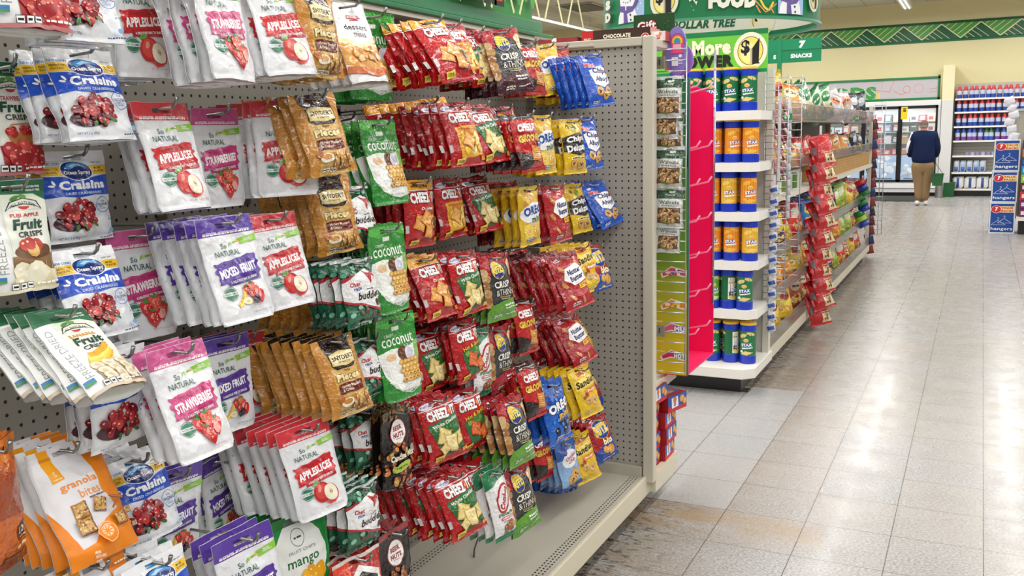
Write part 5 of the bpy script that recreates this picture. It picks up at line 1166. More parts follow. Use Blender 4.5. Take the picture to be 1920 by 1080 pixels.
# ------------------------------------------------------------------ far gondola: long side with chip bags
XS = -1.1; Y0, Y1 = 5.62, 11.35
sd = wthing('gondola_shelving', 'long beige gondola side full of chip bags, running down the aisle', 'store shelving', (-1.4, 8.4, 0))
MB().box((-1.66, Y0, 0), (-1.6, Y1, 1.82), '6A655A').build('back_panel', M_PAINT, sd)
MB().box((-1.6, Y0, .13), (XS-.01, Y1, .15), 'C9C4B6').box((XS-.012, Y0, .085), (XS, Y1, .15), 'DDD6C0').build('base_deck', M_PAINT, sd)
MB().box((-1.6, Y0, 0), (-1.167, Y1, .1), '1A1714').build('kick_plate', M_PLAST, sd)
SHZ = (.44, .70, 1.045, 1.22, 1.545)
for i, z in enumerate(SHZ):
    if i == 3: MB().box((-1.6, Y0, z-.008), (XS-.08, Y1, z+.004), '8A857A').build('shelf', M_PAINT, sd); continue
    if i == 2: MB().box((-1.6, Y0, z), (XS, Y1, z+.034), 'E0DBCC').build('shelf', M_PAINT, sd)
    else: MB().box((-1.6, Y0, z-.01), (XS-.03, Y1, z+.004), 'A8A398').build('shelf', M_PAINT, sd)
for y in (5.66, 7.5, 9.35, 11.3): MB().box((-1.6, y-.015, .15), (-1.56, y+.015, 1.85), 'DDD8CA').build('upright', M_PAINT, sd)
MB().box((XS-.05, Y1-.04, .15), (XS-.01, Y1, 1.72), 'DDD8CA').build('end_upright', M_PAINT, sd)
g = N('smoky_acrylic'); g.setp(Base_Color=C('8E8A84'), Roughness=.12, Alpha=.42); M_ACR = g.m
for i, (z0, z1) in enumerate(((.155, .25), (.44, .515), (.70, .772), (1.235, 1.31), (1.55, 1.655))):
    f = MB().box((XS-.01, Y0+.05, z0), (XS-.006, Y1-.02, z1), '8E8A84'); f.build('clear_fence', M_ACR, sd)
    MB().tube([(XS-.006, Y0+.05, z1), (XS-.006, Y1, z1)], .0025, 'A8A8A4', 5).build('fence_wire', M_WIRE, sd)
def d_chips(b, a, c, s):
    A = 1.35; d = D(A, b); q = random.Random(s); d.poly([(0, .3), (1, .12), (1, .7), (0, .95)], a); d.ell(.5, .45, .3, .2, c, 16, -12); d.text('CHIPS' if False else 'I', .5, .45, .01, c)
    d.blobs(.5, 1.0, .38, .2, 12, .1, [mixc('E2B04A', b, .2), 'F0CC74', 'C88A34'], s, .7, hi='FBE8B4'); d.rect(0, 0, 1, .06, mixc(b, '000000', .3)); d.rect(0, A-.06, 1, A, mixc(b, '000000', .2)); d.micro(.3, .45, .7, .08, 'FFFFFF' if s % 2 else '2A1A1A', s); return d
CH = {'yel': ('E8BE1E', 'F2DA4A', 'C8322A', 'yellow'), 'gre': ('1E8A3E', 'EFEFE2', '2E9A4A', 'green and white'), 'ora': ('E07A1E', 'F09A2E', 'F4E0B0', 'orange'), 'red': ('C8202A', 'E8443A', 'F4E6D0', 'red'), 'blu': ('1A4AA8', '3A8AD0', 'F4E070', 'blue'), 'blk': ('16161E', '2A2E48', 'C8CCD8', 'black'), 'whi': ('E8E6EA', 'C8C4D0', 'E8803A', 'white and orange'), 'pur': ('4A2A6A', 'E2C83A', 'EAD8F0', 'purple and yellow'), 'bro': ('8A3A20', 'C0603A', 'F0D8B0', 'brown'), 'lim': ('7AB02E', 'A8CE3E', 'F4F0C0', 'lime green')}
for i, (k, v) in enumerate(CH.items()): mk('ch_'+k, .19, .255, .055, 'pillow', d_chips(v[0], v[1], v[2], i+2), M_FOIL, v[3]+' chip bag', 2, 'chip bag', hole=False, NU=10, NV=12)
LV = [(1.55, 'upper bin', ['yel', 'yel', 'ora', 'gre', 'gre', 'gre', 'gre', 'whi', 'whi', 'whi', 'whi', 'blk', 'blk'], 1.12),
      (1.225, 'second bin', ['yel', 'yel', 'yel', 'red', 'red', 'ora', 'bro', 'red', 'ora', 'ora', 'blu', 'blk', 'blk'], .8),
      (.705, 'middle bin', ['pur', 'pur', 'yel', 'red', 'blu', 'blk', 'blu', 'blk', 'lim', 'lim', 'yel', 'red', 'bro'], .95),
      (.445, 'fourth bin', ['yel', 'ora', 'ora', 'yel', 'ora', 'ora', 'ora', 'red', 'ora', 'lim', 'lim', 'red', 'bro'], .85),
      (.155, 'bottom bin', ['yel', 'yel', 'yel', 'bro', 'bro', 'red', 'bro', 'blk', 'lim', 'red', 'bro', 'yel', 'red'], .92)]
q = random.Random(21); wn = ('first', 'second', 'third', 'fourth', 'fifth', 'sixth', 'seventh', 'eighth', 'ninth', 'tenth', 'eleventh', 'twelfth', 'thirteenth')
for z0, nm, seq, sc in LV:
    st = (Y1-.25-(Y0+.12))/len(seq)
    for i, kk in enumerate(seq):
        for layer in (0, 1):
            y = Y0+.2+st*(i+.5*layer)+q.uniform(-.02, .02); s = sc*(.95+.1*q.random()); L = .255*s; lean = q.uniform(.12, .4)
            kk2 = kk if layer == 0 or q.random() < .7 else seq[(i+1) % len(seq)]
            dv = Vector((lean, q.uniform(-.75, .75) if z0 > 1.2 else q.uniform(-.45, .45), -1)).normalized(); w = Vector((sin(q.uniform(.2, .9)), 1, 0)).normalized(); R = frame(dv, w)
            B = Vector((XS-.075-.12*layer, y, z0+.012)); T = B-dv*L
            bag_thing('ch_'+kk2, T, R, s, '%s chip bag in the %s, %s from the near end%s' % (CH[kk2][3], nm, wn[i], ', behind' if layer else ''), 'chip bags in the %s' % nm, (i+layer) % 2)
# tan cracker cartons on the white shelf, and jars
for k in range(9):
    y = 7.5+k*.42; m = MB().box((XS-.25, y, 1.08), (XS-.03, y+.4, 1.215), 'D2A868')
    for j in range(5): m.box((XS-.0295, y+.01, 1.095+j*.024), (XS-.028, y+.39, 1.098+j*.024), 'A87C40')
    for j in range(4): m.box((XS-.0292, y+.06+j*.09, 1.085), (XS-.0275, y+.065+j*.09, 1.21), 'B98C4C')
    tag(m.build('snack_carton', M_CARD), 'tan snack carton on the white middle shelf, %s from the near end' % wn[k], 'carton', 'tan cartons on the middle shelf')
for k in range(6):
    y = 5.95+k*.19; cc = ('C84A3A', 'D8DCD8', '6E8A3A', 'B8C0BE', '5A7A34', 'C8CCC8')[k]; m = MB().lathe([(.05, 0), (.052, .01), (.052, .1), (.045, .11)], (XS-.09, y, 1.079), cc, 16); m.lathe([(.047, .11), (.047, .125), (.001, .126)], (XS-.09, y, 1.079), 'C8C8C4', 16)
    tag(m.build('dip_can', M_PLAST, None, True), '%s dip can on the white middle shelf, %s from the near end' % (('red', 'silver', 'green', 'pale grey', 'dark green', 'light grey')[k], wn[k]), 'can', 'dip cans on the middle shelf')
# wire racks and clip strips hanging along the aisle edge
wire_grid('wire_rack', 'wire rack at the near end of the chip aisle', -1.12, -.99, 5.5, .5, ony(1470, 133, 5.5).z, .0365, group=None)
x1 = ony(1505, 138, 5.95).x; wire_grid('wire_rack', 'second wire rack, just behind the first, at the chip aisle', x1-.14, x1, 5.95, .58, ony(1505, 138, 5.95).z, .045)
x0, x1 = ony(1646, 190, 11.6).x, ony(1662, 190, 11.6).x; wire_grid('wire_rack', 'far wire rack at the end of the chip aisle', x0-.03, x1+.0, 11.6, .25, ony(1655, 190, 11.6).z, .055, (0, .66, 1), .0035)
def clip_strip(name, label, pts_px, X, Y, w, n, fn, mat=M_FOIL, cat='clip strip', facing='y'):
    """a hanging strip with n packs; pts_px = top and bottom rows"""
    (xa, ya), (xb, yb) = pts_px; a = ony(xa, ya, Y); b = ony(xb, yb, Y); a.x = b.x = (a.x+b.x)/2 if X is None else X
    r = wthing(name+'_strip', label, cat, tuple(a)); MB().box((a.x-.008, Y+.004, b.z), (a.x+.008, Y+.006, a.z+.05), 'E4E6EA').build('hanging_strip', M_PLAST, r)
    for k in range(n):
        t = (k+.5)/n; c = a.lerp(b, t); m = MB(); fn(m, c, k, (a.z-b.z)/n); m.build('pack', mat, r, True)
    return r
def pillow(m, c, w, h, t, col, rot=0, yaw=0, lab=None):
    vs = []; fs = []; n = 6
    for s in (-1, 1):
        for j in range(n+1):
            for i in range(n+1):
                u, v = i/n-.5, j/n-.5; x = u*w; z = v*h; y = s*t*.5*max(0, (1-(2*u)**2)*(1-(2*v)**4))**.5; X = x*cos(rot)-z*sin(rot); Z = x*sin(rot)+z*cos(rot)
                vs.append((c.x+X*cos(yaw)-y*sin(yaw), c.y+X*sin(yaw)+y*cos(yaw), c.z+Z))
    o = (n+1)**2
    for j in range(n):
        for i in range(n): p = j*(n+1)+i; fs.append((p, p+1, p+n+2, p+n+1)); fs.append((p+o, p+o+n+1, p+o+n+2, p+o+1))
    m.add(vs, fs, col)
    if lab:
        lx, lz, lw, lh, lc = lab; b = [(-lw/2, -lh/2), (lw/2, -lh/2), (lw/2, lh/2), (-lw/2, lh/2)]; m.add([(c.x+lx+px_, c.y-t*.52, c.z+lz+pz_) for px_, pz_ in b], [(0, 1, 2, 3)], lc)
def d_redpack():
    d = D(1.3, 'C01018'); d.rect(.5, .75, .98, 1.2, 'E2D2A8'); d.blobs(.74, .98, .18, .15, 10, .05, ['8A5A34', 'C89A5A', '6A3A20'], 3, hi='F4E4C0'); d.micro(.52, .8, .9, .05, '7A1A1A'); d.rect(.06, .5, .2, .8, '8A7A80'); d.text('M', .7, .4, .001, 'C01018'); return d
mk('redpack', .15, .19, .07, 'pillow', d_redpack(), M_FOIL, 'red snack bag', 2, 'snack bag', hole=False, NU=10, NV=12)
a, b = ony(1538, 262, 7.1), ony(1531, 560, 7.1)
tag(MB().box((a.x-.008, 7.11, b.z), (a.x+.008, 7.112, a.z+.1), 'E4E6EA').build('hanging_strip', M_PLAST), 'white clip strip holding the red snack bags', 'clip strip')
q2 = random.Random(4)
for k in range(11):
    c = a.lerp(b, k/10.); R = frame(Vector((.25+.25*q2.random(), -.15, -1)), Vector((1, .5+.5*q2.random(), 0)))
    bag_thing('redpack', Vector((c.x-.02, 7.085-.012*(k % 2), c.z+.03)), R, 1.22, 'glossy red snack bag on the clip strip, %s from the top' % (('first', 'second', 'third', 'fourth', 'fifth', 'sixth', 'seventh', 'eighth', 'ninth', 'tenth', 'eleventh'))[k], 'red snack bags on the clip strip', k % 2)
def f_cane(m, c, k, h):
    for j in range(4):
        x = c.x-.05+.028*j
        for i in range(3): m.tube([(x+.012*i-.03, c.y+.006*j, c.z+h*(.5-i/3)), (x+.012*(i+1)-.03, c.y+.006*j, c.z+h*(.5-(i+1)/3))], .0075, ('D88A98', '7A2A3A', 'E8B8C0')[(i+j) % 3], 6)
clip_strip('candy_stick', 'strip of pink and maroon candy sticks behind the first wire rack', ((1467, 190), (1455, 340)), None, 5.58, .1, 5, f_cane, M_PLAST)
clip_strip('candy_stick', 'lower strip of pink and maroon candy sticks behind the wire rack', ((1446, 385), (1428, 525)), None, 5.58, .1, 5, f_cane, M_PLAST)
def f_blue(m, c, k, h): pillow(m, c, .05, h*.8, .02, 'D4DAE6', .1); pillow(m, c+Vector((0, -.008, 0)), .04, h*.35, .014, '3A5AA8', .3)
clip_strip('blue_pack', 'strip of small blue and white packs at the end shelf corner', ((1455, 345), (1442, 625)), None, 5.48, .06, 13, f_blue)
def f_clear(m, c, k, h): pillow(m, c, .028, h*.9, .012, ('C4C6CC', 'DADCE2')[k % 2], .1)
clip_strip('empty_hanging', 'empty pale plastic clip strip beside the price tag', ((1483, 200), (1474, 410)), None, 5.9, .04, 14, f_clear, M_PLAST)
def f_toy(m, c, k, h): pillow(m, c+Vector((.025*(k % 3-1), 0, 0)), .11, h*1.1, .06, ('C8202A', '1A38A0', '1E7A3A', '1E8A44', '1A7A3A', '1E3AA8', '1E8A44', 'B8D84A', '1A48B8', '1E7A3A')[k % 10], .5)
clip_strip('toy_pack', 'strip of red, blue and green packs near the far end', ((1620, 338), (1612, 425)), None, 10.4, .1, 9, f_toy)
def f_toy2(m, c, k, h): pillow(m, c, .1, h*1.1, .04, ('5A1A22', '7A2A30', '1A2A6A', '8A2A24', '2A1A3A')[k % 5], .2)
clip_strip('dark_pack', 'strip of dark red and blue packs at the gondola end', ((1634, 225), (1632, 475)), None, 11.45, .08, 14, f_toy2)
# price tags
for px, py, Y, lab in ((1479, 219, 5.95, 'near'), (1608, 222, 9.9, 'far')):
    p = ony(px, py, Y); w = .062; d = D(.62, '2A9A44'); d.rect(0, 0, 1, .62, '2E9E48'); d.text('$1', .5, .31, .4, 'FFFFFF', w=.5, bold=.05)
    m = MB().box((p.x-w/2, Y-.06, p.z-w*.31), (p.x+w/2, Y-.057, p.z+w*.31), '2A9A44').art(d, lambda X, Y_, l: (p.x-w/2+X*w, Y-.0605-l*.0002, p.z+w*.31-Y_*w)); tag(m.build('price_tag', M_CARD), 'small green one-dollar price tag, %s one' % lab, 'price tag')
# ------------------------------------------------------------------ back of the store: cooler, sign, shelves
CY = 22.0
cl = wthing('glass_door_cooler', 'white glass-door cooler with black door frames at the back wall', 'cooler', (-2, CY+.3, 0))
MB().box((-4.6, CY, 1.93), (-.81, CY+.58, 2.04), 'ECECEE').box((-.86, CY, .1), (-.81, CY+.58, 1.93), 'E4E4E6').box((-4.6, CY+.53, .1), (-.86, CY+.58, 1.93), 'B8BCBE').box((-4.6, CY, .25), (-.81, CY+.58, .3), 'E4E4E6').build('cabinet', M_PAINT, cl, bevel=.005)
MB().box((-4.6, CY-.06, .17), (-.81, CY, .27), 'F2F2F4').box((-4.6, CY-.04, .08), (-.81, CY, .165), 'DADADC').build('bumper', M_PAINT, cl, bevel=.006)
MB().box((-4.6, CY, 0), (-.81, CY+.5, .08), '0C0C0C').build('kick_plate', M_PLAST, cl)
g = N('cooler_glass'); g.setp(Base_Color=C('DCE8EA'), Roughness=.04, Alpha=.12); M_GLASS = g.m
ICE = D(1.0, 'BCD4F0'); q = random.Random(5); ICE.rect(0, 0, 1, 1, 'B4CEF0'); ICE.blobs(.5, .5, .5, .5, 26, .13, ['E6EEF8', 'CADDF4', 'F4F8FC', 'A8C4EC'], 4, .6); ICE.ell(.2, .8, .06, .03, 'F0A860', 8); ICE.rect(.1, .93, .9, .96, '5A6A7A')
for i in range(5):
    xa = -4.56+i*.74
    dr = MB(); xb = xa+.74
    for a, b in (((xa, .3), (xa+.045, 1.93)), ((xb-.045, .3), (xb, 1.93)), ((xa, .3), (xb, .35)), ((xa, 1.87), (xb, 1.93))): dr.box((a[0], CY-.03, a[1]), (b[0], CY, b[1]), '0E0E10')
    do = dr.build('door_frame', M_PLAST, cl); gl = MB().box((xa+.045, CY-.016, .35), (xb-.045, CY-.012, 1.87), 'DCE8EA').build('glass_pane', M_GLASS, do); gl.location = (0, 0, 0)
    MB().art(ICE, lambda X, Y, l: (xa+.05+X*.64, CY-.018-l*.0002, .88-Y*.53)).build('lower_decal', M_CARD, do).location = (0, 0, 0)
    MB().box((xb-.06, CY-.06, .9), (xb-.045, CY-.03, 1.4), '2A2A2C').build('door_handle', M_PLAST, do).location = (0, 0, 0)
for z in (.6, .88, 1.14, 1.38, 1.6): MB().box((-4.5, CY+.05, z-.012), (-.9, CY+.5, z), 'BFE0DC').build('wire_shelf', M_PAINT, cl)
for i in range(5):
    L = bpy.data.lights.new('cooler_light', 'AREA'); L.shape = 'RECTANGLE'; L.size = .6; L.size_y = .04; L.energy = 9; L.color = (.95, 1, 1); lo = bpy.data.objects.new('cooler_light', L); link(lo, cl); lo.location = (-4.2+i*.74+2, -.26, 1.92)
pc = ['E8E6E0', 'C8A070', '8A3A3A', 'E4E0EA', 'D8303A', '6A7AB8', 'F0F0F2', 'A8B8D8', '4A4A50', 'D8B890', 'B8242E', 'E8E8EC']; q = random.Random(17); rowname = {.88: 'lowest', 1.14: 'second', 1.38: 'third', 1.6: 'top'}
for z in (.88, 1.14, 1.38, 1.6):
    n = 14
    for i in range(n):
        x = -3.3+i*.172; w = .15; h = q.uniform(.12, .19); c = pc[(i*5+int(z*10)) % 12]
        if z == .88 and x < -1.6: c = ('C8202E', 'D83A44')[i % 2]
        m = MB().box((x, CY+.1, z+.001), (x+w, CY+.38, z+h), c); m.box((x+.02, CY+.098, z+.03), (x+w-.04, CY+.0995, z+h*.6), pc[(i*7+3) % 12]); m.box((x+.03, CY+.097, z+h*.68), (x+w-.03, CY+.0995, z+h*.82), 'F4F2EE')
        tag(m.build('frozen_food_box', M_CARD), 'frozen food box in the cooler, %s shelf, %s from the left' % (rowname[z], (wn+('fourteenth',))[i]), 'food box', 'boxes in the cooler')
p = ony(1696, 212, CY-.035); tag(MB().box((p.x-.07, CY-.036, p.z-.13), (p.x+.06, CY-.033, p.z+.13), 'F2D22A').box((p.x-.03, CY-.038, p.z+.03), (p.x+.03, CY-.036, p.z+.06), '2A2A1A').box((p.x-.03, CY-.038, p.z+.075), (p.x+.03, CY-.036, p.z+.1), '2A2A1A').build('door_notice', M_CARD), 'yellow notice stuck on the cooler door', 'notice')
# framed sign above the cooler
sn = wthing('cooler_sign', 'green framed foods sign above the cooler', 'sign', (-2, CY, 2.3))
x0, x1, z0, z1 = -4.6, -.845, 2.05, 2.53
MB().box((x0, CY+.02, z0), (x1, CY+.06, z0+.045), '1A7A46').box((x0, CY+.02, z1-.045), (x1, CY+.06, z1), '1A7A46').box((x1-.045, CY+.02, z0), (x1, CY+.06, z1+.03), '1A6E40').build('frame', M_PLAST, sn)
Wd = x1-x0; d = D((z1-z0)/Wd, 'C2BEC4'); A = d.A; fx = lambda px: (ony(px, 165, CY).x-x0)/Wd
d.text('FOODS', (fx(1515)+fx(1638))/2, .62*A, .075, '3E9A4A', w=fx(1638)-fx(1505), bold=.06)
for k, pts in enumerate(([(1630, 166), (1648, 170), (1668, 173), (1672, 160), (1676, 152)], [(1655, 152), (1652, 166)], [(1675, 170), (1690, 178), (1700, 173)], [(1640, 182), (1650, 172)])):
    d.line([(fx(px), (z1-ony(px, py, CY).z)/Wd) for px, py in pts], .0025, ('E0704A', 'E88A5A', 'E06A4A', 'EFC84A')[k])
d.ring(fx(1700), .52*A, .018, .0205, 'E0704A'); d.ring(fx(1722), .5*A, .024, .0262, 'E88A6A'); d.line([(fx(1742), .55*A), (fx(1760), .5*A)], .002, 'E0704A'); d.line([(fx(1742), .68*A), (fx(1760), .63*A)], .002, 'E0704A'); d.rect(fx(1645), .62*A, fx(1650), .9*A, 'EFD05A')
MB().box((x0, CY+.04, z0), (x1-.03, CY+.05, z1), 'C2BEC4').art(d, lambda X, Y, l: (x0+X*Wd, CY+.0395-l*.0003, z1-Y*Wd)).build('printed_panel', M_CARD, sn)
# right-hand wall shelving with bottles
ws = wthing('wall_shelving', 'white wall shelves of bottles right of the cooler', 'store shelving', (.8, CY+.2, 0)); SX0, SX1 = -.545, 2.6
m = MB().box((SX0, CY+.42, 0), (SX1, CY+.46, 2.36), 'C4C0B8')
for k in range(30): m.box((SX0, CY+.415, .2+k*.07), (SX1, CY+.42, .21+k*.07), '98948C')
m.build('slatted_back', M_PAINT, ws)
MB().box((SX0-.03, CY, 0), (SX0, CY+.46, 2.05), '35322E').build('side_panel', M_PAINT, ws); MB().box((SX0, CY+.06, 0), (SX1, CY+.4, .13), '0E0D0C').build('kick_plate', M_PLAST, ws)
WZ = (2.047, 1.771, 1.472, 1.172, .858, .509, .158)
for z in WZ: MB().box((SX0, CY, z-.035), (SX1, CY+.42, z), 'F2F0EA').build('shelf', M_PAINT, ws)
def bottle_meshes(c1, c2, cap):
    b = MB().lathe([(.044, 0), (.048, .01), (.048, .08), (.048, .16), (.036, .2), (.02, .222)], (0, 0, 0), c2, 12, [c2, c2, 'C4CCE4', c1, c1]); c = MB().lathe([(.03, .2), (.032, .206), (.028, .25), (.001, .254)], (0, 0, 0), cap, 10)
    a, d_ = b.mesh('bottle_body', True), c.mesh('cap', True); a.materials.append(M_PLAST); d_.materials.append(M_PLAST); return a, d_
BT = {'r': bottle_meshes('C8283A', '2E4AA0', 'D8404A'), 'b': bottle_meshes('2E56B8', '7A4AA0', '3A66C8'), 'g': bottle_meshes('2A7A4A', '2E56B8', '1E6A3A')}
for ri, (z, seq) in enumerate(((2.047, 'r'*16), (1.771, 'r'*16), (1.472, 'r'*16), (1.172, 'bbbbbggbbbbgbbbb'))):
    for i, kd in enumerate(seq):
        lab = '%s bottle on the %s wall shelf, %s from the left' % ({'r': 'red and blue', 'b': 'blue', 'g': 'green'}[kd], ORD[ri], (wn+('fourteenth', 'fifteenth', 'sixteenth'))[i]); r = thing('cleaner_bottle', lab, 'bottle', (SX0+.075+i*.106+.01*(i % 3), CY+.09+.012*(i % 2), z), 'bottles on the %s wall shelf' % ORD[ri])
        for nm, me in zip(('bottle_body', 'cap'), BT[kd]): link(bpy.data.objects.new(nm, me), r)
for i in range(6):
    x = SX0+.28+i*.1; tag(MB().lathe([(.042, 0), (.045, .01), (.045, .06), (.03, .07)], (x, CY+.12, .859), ('8A8AA8', 'A8A8C0')[i % 2], 12).build('jar', M_PLAST, None, True), 'small grey-violet jar on the fifth wall shelf, %s from the left' % wn[i], 'jar', 'jars on the fifth wall shelf')
for i in range(5):
    x = SX0+.03+i*.125; m = MB(); pillow(m, Vector((x+.055, CY+.1, .509+.12)), .115, .24, .1, ('C8D0DC', 'B4C4DC')[i % 2]); m.box((x+.02, CY+.045, .53), (x+.09, CY+.05, .62), '3A66B0'); tag(m.build('detergent_pack', M_PLAST, None, True), 'blue and white pack on the sixth wall shelf, %s from the left' % wn[i], 'pack', 'packs on the sixth wall shelf')
for i in range(7):
    x = SX0+.02+i*.235; m = MB(); pillow(m, Vector((x+.11, CY+.15, .158+.125)), .225, .25, .22, 'ECECEC'); m.box((x+.085, CY+.036, .18), (x+.135, CY+.04, .39), '4A5A9A'); tag(m.build('paper_roll_pack', M_CLOTH, None, True), 'white paper pack with blue stripe, bottom wall shelf, %s from the left' % wn[i], 'paper pack', 'paper packs on the bottom wall shelf')
# bin, baskets, mop handle, mat
p = onz(1760, 371, 0); r = wthing('waste_bin', 'small ribbed silver bin beside the cooler', 'bin', (p.x, p.y, 0)); mm = MB().lathe([(.075, 0), (.085, .3), (.08, .3), (.07, .01)], (p.x, p.y, 0), 'B8B8B4', 20); mm.build('bucket', M_WIRE, r, True); MB().lathe([(.084, .295), (.09, .3), (.09, .31), (.083, .312)], (p.x, p.y, 0), 'D0D0CC', 20).build('rim', M_WIRE, r, True)
def basket(cx, cy, z, c, label, w=.2, h=.28):
    r = wthing('shopping_basket', label, 'basket', (cx, cy, z)); pts0 = [(-w*.42, -.1), (w*.42, -.1), (w*.42, .1), (-w*.42, .1)]; pts1 = [(-w*.5, -.13), (w*.5, -.13), (w*.5, .13), (-w*.5, .13)]; m = MB()
    vs = [(cx+x, cy+y, z+.002) for x, y in pts0]+[(cx+x, cy+y, z+h) for x, y in pts1]+[(cx+x*.93, cy+y*.93, z+.012) for x, y in pts0]+[(cx+x*.94, cy+y*.94, z+h) for x, y in pts1]
    m.add(vs, [(3, 2, 1, 0), (8, 9, 10, 11)]+[(i, (i+1) % 4, 4+(i+1) % 4, 4+i) for i in range(4)]+[(8+(i+1) % 4, 8+i, 12+i, 12+(i+1) % 4) for i in range(4)]+[(4+i, 4+(i+1) % 4, 12+(i+1) % 4, 12+i) for i in range(4)], c); m.build('basket_body', M_PLAST, r)
    MB().box((cx-w*.53, cy-.14, z+h-.02), (cx+w*.53, cy-.128, z+h+.004), c).build('front_rim', M_PLAST, r); MB().box((cx-w*.53, cy+.128, z+h-.02), (cx+w*.53, cy+.14, z+h+.004), c).build('back_rim', M_PLAST, r); return r
p = onz(1775, 369, 0); basket(p.x+.02, p.y+.05, 0, '0F5A2C', 'dark green basket on the floor between bin and wall shelves', .26, .3)
p = ony(1758, 335, 19.2); basket(p.x, 19.2, p.z-.13, '0F5A2C', 'green shopping basket held by the man', .2, .22)
bk = p; MB().tube([(bk.x-.09, 19.2, bk.z+.08), (bk.x-.12, 19.4, bk.z+.28), (bk.x-.06, 19.42, bk.z+.29), (bk.x+.09, 19.2, bk.z+.08)], .005, '1E1E1E', 6).build('carry_handle', M_PLAST, bpy.data.objects['shopping_basket.001'], True)
p = onz(1768, 366, 0); tag(MB().tube([(p.x+.01, p.y+.1, .3), (p.x-.05, p.y+.3, .8)], .018, 'E4C22A', 8).build('mop_handle', M_PLAST, None, True), 'yellow mop handle leaning by the white pillar', 'mop handle')
a, b = onz(1640, 376, 0), onz(1752, 377, 0); tag(MB().box((a.x-.6, a.y-.2, .001), (-.95, 21.9, .012), '3A3A38').build('floor_mat', M_CLOTH), 'dark grey mat in front of the cooler', 'mat')
# hanger cartons
def d_hang():
    A = 1.36; d = D(A, 'F2F4F8'); d.rect(.05, .05, .95, A-.05, '1E4C9E'); d.rect(.36, .16, .95, .44, 'F6C24A'); d.rect(.5, .16, .95, .44, 'F9DFA0'); d.ell(.26, .3, .2, .17, 'F4E8E8', 22); d.ell(.26, .3, .185, .155, 'D8303A', 22); d.text('7', .27, .29, .17, 'FFFFFF', w=.12, bold=.07, shear=.15)
    d.text('VALUE', .68, .235, .09, 'C8402E', w=.44, bold=.04); d.text('PACK!', .68, .37, .09, 'C8402E', w=.44, bold=.04)
    for ox, oy in ((.34, .88), (.58, .8)): d.line([(ox, oy-.1), (ox-.26, oy+.1), (ox+.3, oy+.1), (ox, oy-.1), (ox+.01, oy-.15), (ox+.045, oy-.18), (ox+.02, oy-.22), (ox-.03, oy-.2)], .014, 'DCE6F6')
    d.text('hangers', .5, 1.17, .17, 'FFFFFF', w=.84, bold=.015); return d
p = onz(1853, 437, 0); hx, hy = p.x, p.y; hd = d_hang(); Wb = .315; Hb = .425
for k in range(3):
    ox = (0, .008, .015)[k]; oy = 0; z0 = k*(Hb+.002)
    m = MB().box((hx+ox, hy+oy, z0), (hx+ox+Wb, hy+oy+.42, z0+Hb), 'E8EAEE').art(hd, lambda X, Y, l: (hx+ox+X*Wb, hy+oy-.0005-l*.0002, z0+Hb-Y*Hb/1.36)).art(hd, lambda X, Y, l: (hx+ox-.0005-l*.0002, hy+oy+.42-X*.42, z0+Hb-Y*Hb/1.36))
    tag(m.build('hanger_carton', M_CARD), 'blue and white carton of hangers, %s of the stack of three' % ('bottom', 'middle', 'top')[k], 'carton', 'cartons of hangers')
# shelf end at the right edge
re_ = wthing('shelf_end', 'shelf end with coloured packs at the right edge of the view', 'store shelving', (.8, 14.5, 0)); ex = ony(1905, 415, 14.3).x
MB().box((ex+.0, 14.3, .19), (1.6, 14.8, .24), 'EDEAE0').box((ex+.04, 14.35, 0), (1.6, 14.8, .19), '1A1816').build('base_deck', M_PAINT, re_)
gx, g0, g1 = ony(1899, 210, 14.6).x, ony(1899, 257, 14.6).z, ony(1899, 204, 14.6).z
MB().box((gx, 14.6, g0-.3), (gx+.03, 14.65, g1), 'C9C4B6').box((gx, 14.6, g1-.03), (1.6, 14.65, g1), 'C9C4B6').box((gx+.03, 14.63, .24), (1.6, 14.64, g1-.03), 'B4AFA2').build('peg_frame', M_PAINT, re_)
for k in range(9):
    c = ('6A1A5A', '7A1A6A', 'C8202A', '5A1A1E', '8CC83A', '2A9AD8', '1A3AA8', 'E87A2A', '14224A')[k]; tag(MB().box((ex+.03, 14.33+.01*(k % 2), .241+k*.115), (ex+.3, 14.55, .241+k*.115+.112), c).box((ex+.05, 14.325, .27+k*.115), (ex+.2, 14.33, .27+k*.115+.05), 'F2DCE4').build('wrapped_pack', M_FOIL), '%s pack at the right edge of the view' % ('plum', 'magenta', 'red', 'maroon', 'lime', 'sky blue', 'royal blue', 'orange', 'navy')[k], 'pack', 'stacked packs at the right edge')
q = random.Random(2)
for k in range(6):
    p = ony(1893+4*(k % 3), 190+13*k, 14.5); m = MB(); pillow(m, p, .1+.03*q.random(), .11, .06, 'E6E6EC', q.uniform(-.5, .5)); tag(m.build('white_plastic_pack', M_PLAST, None, True), 'white plastic pack hanging by the grey frame, %s from the top' % wn[k], 'pack', 'white packs by the grey frame')

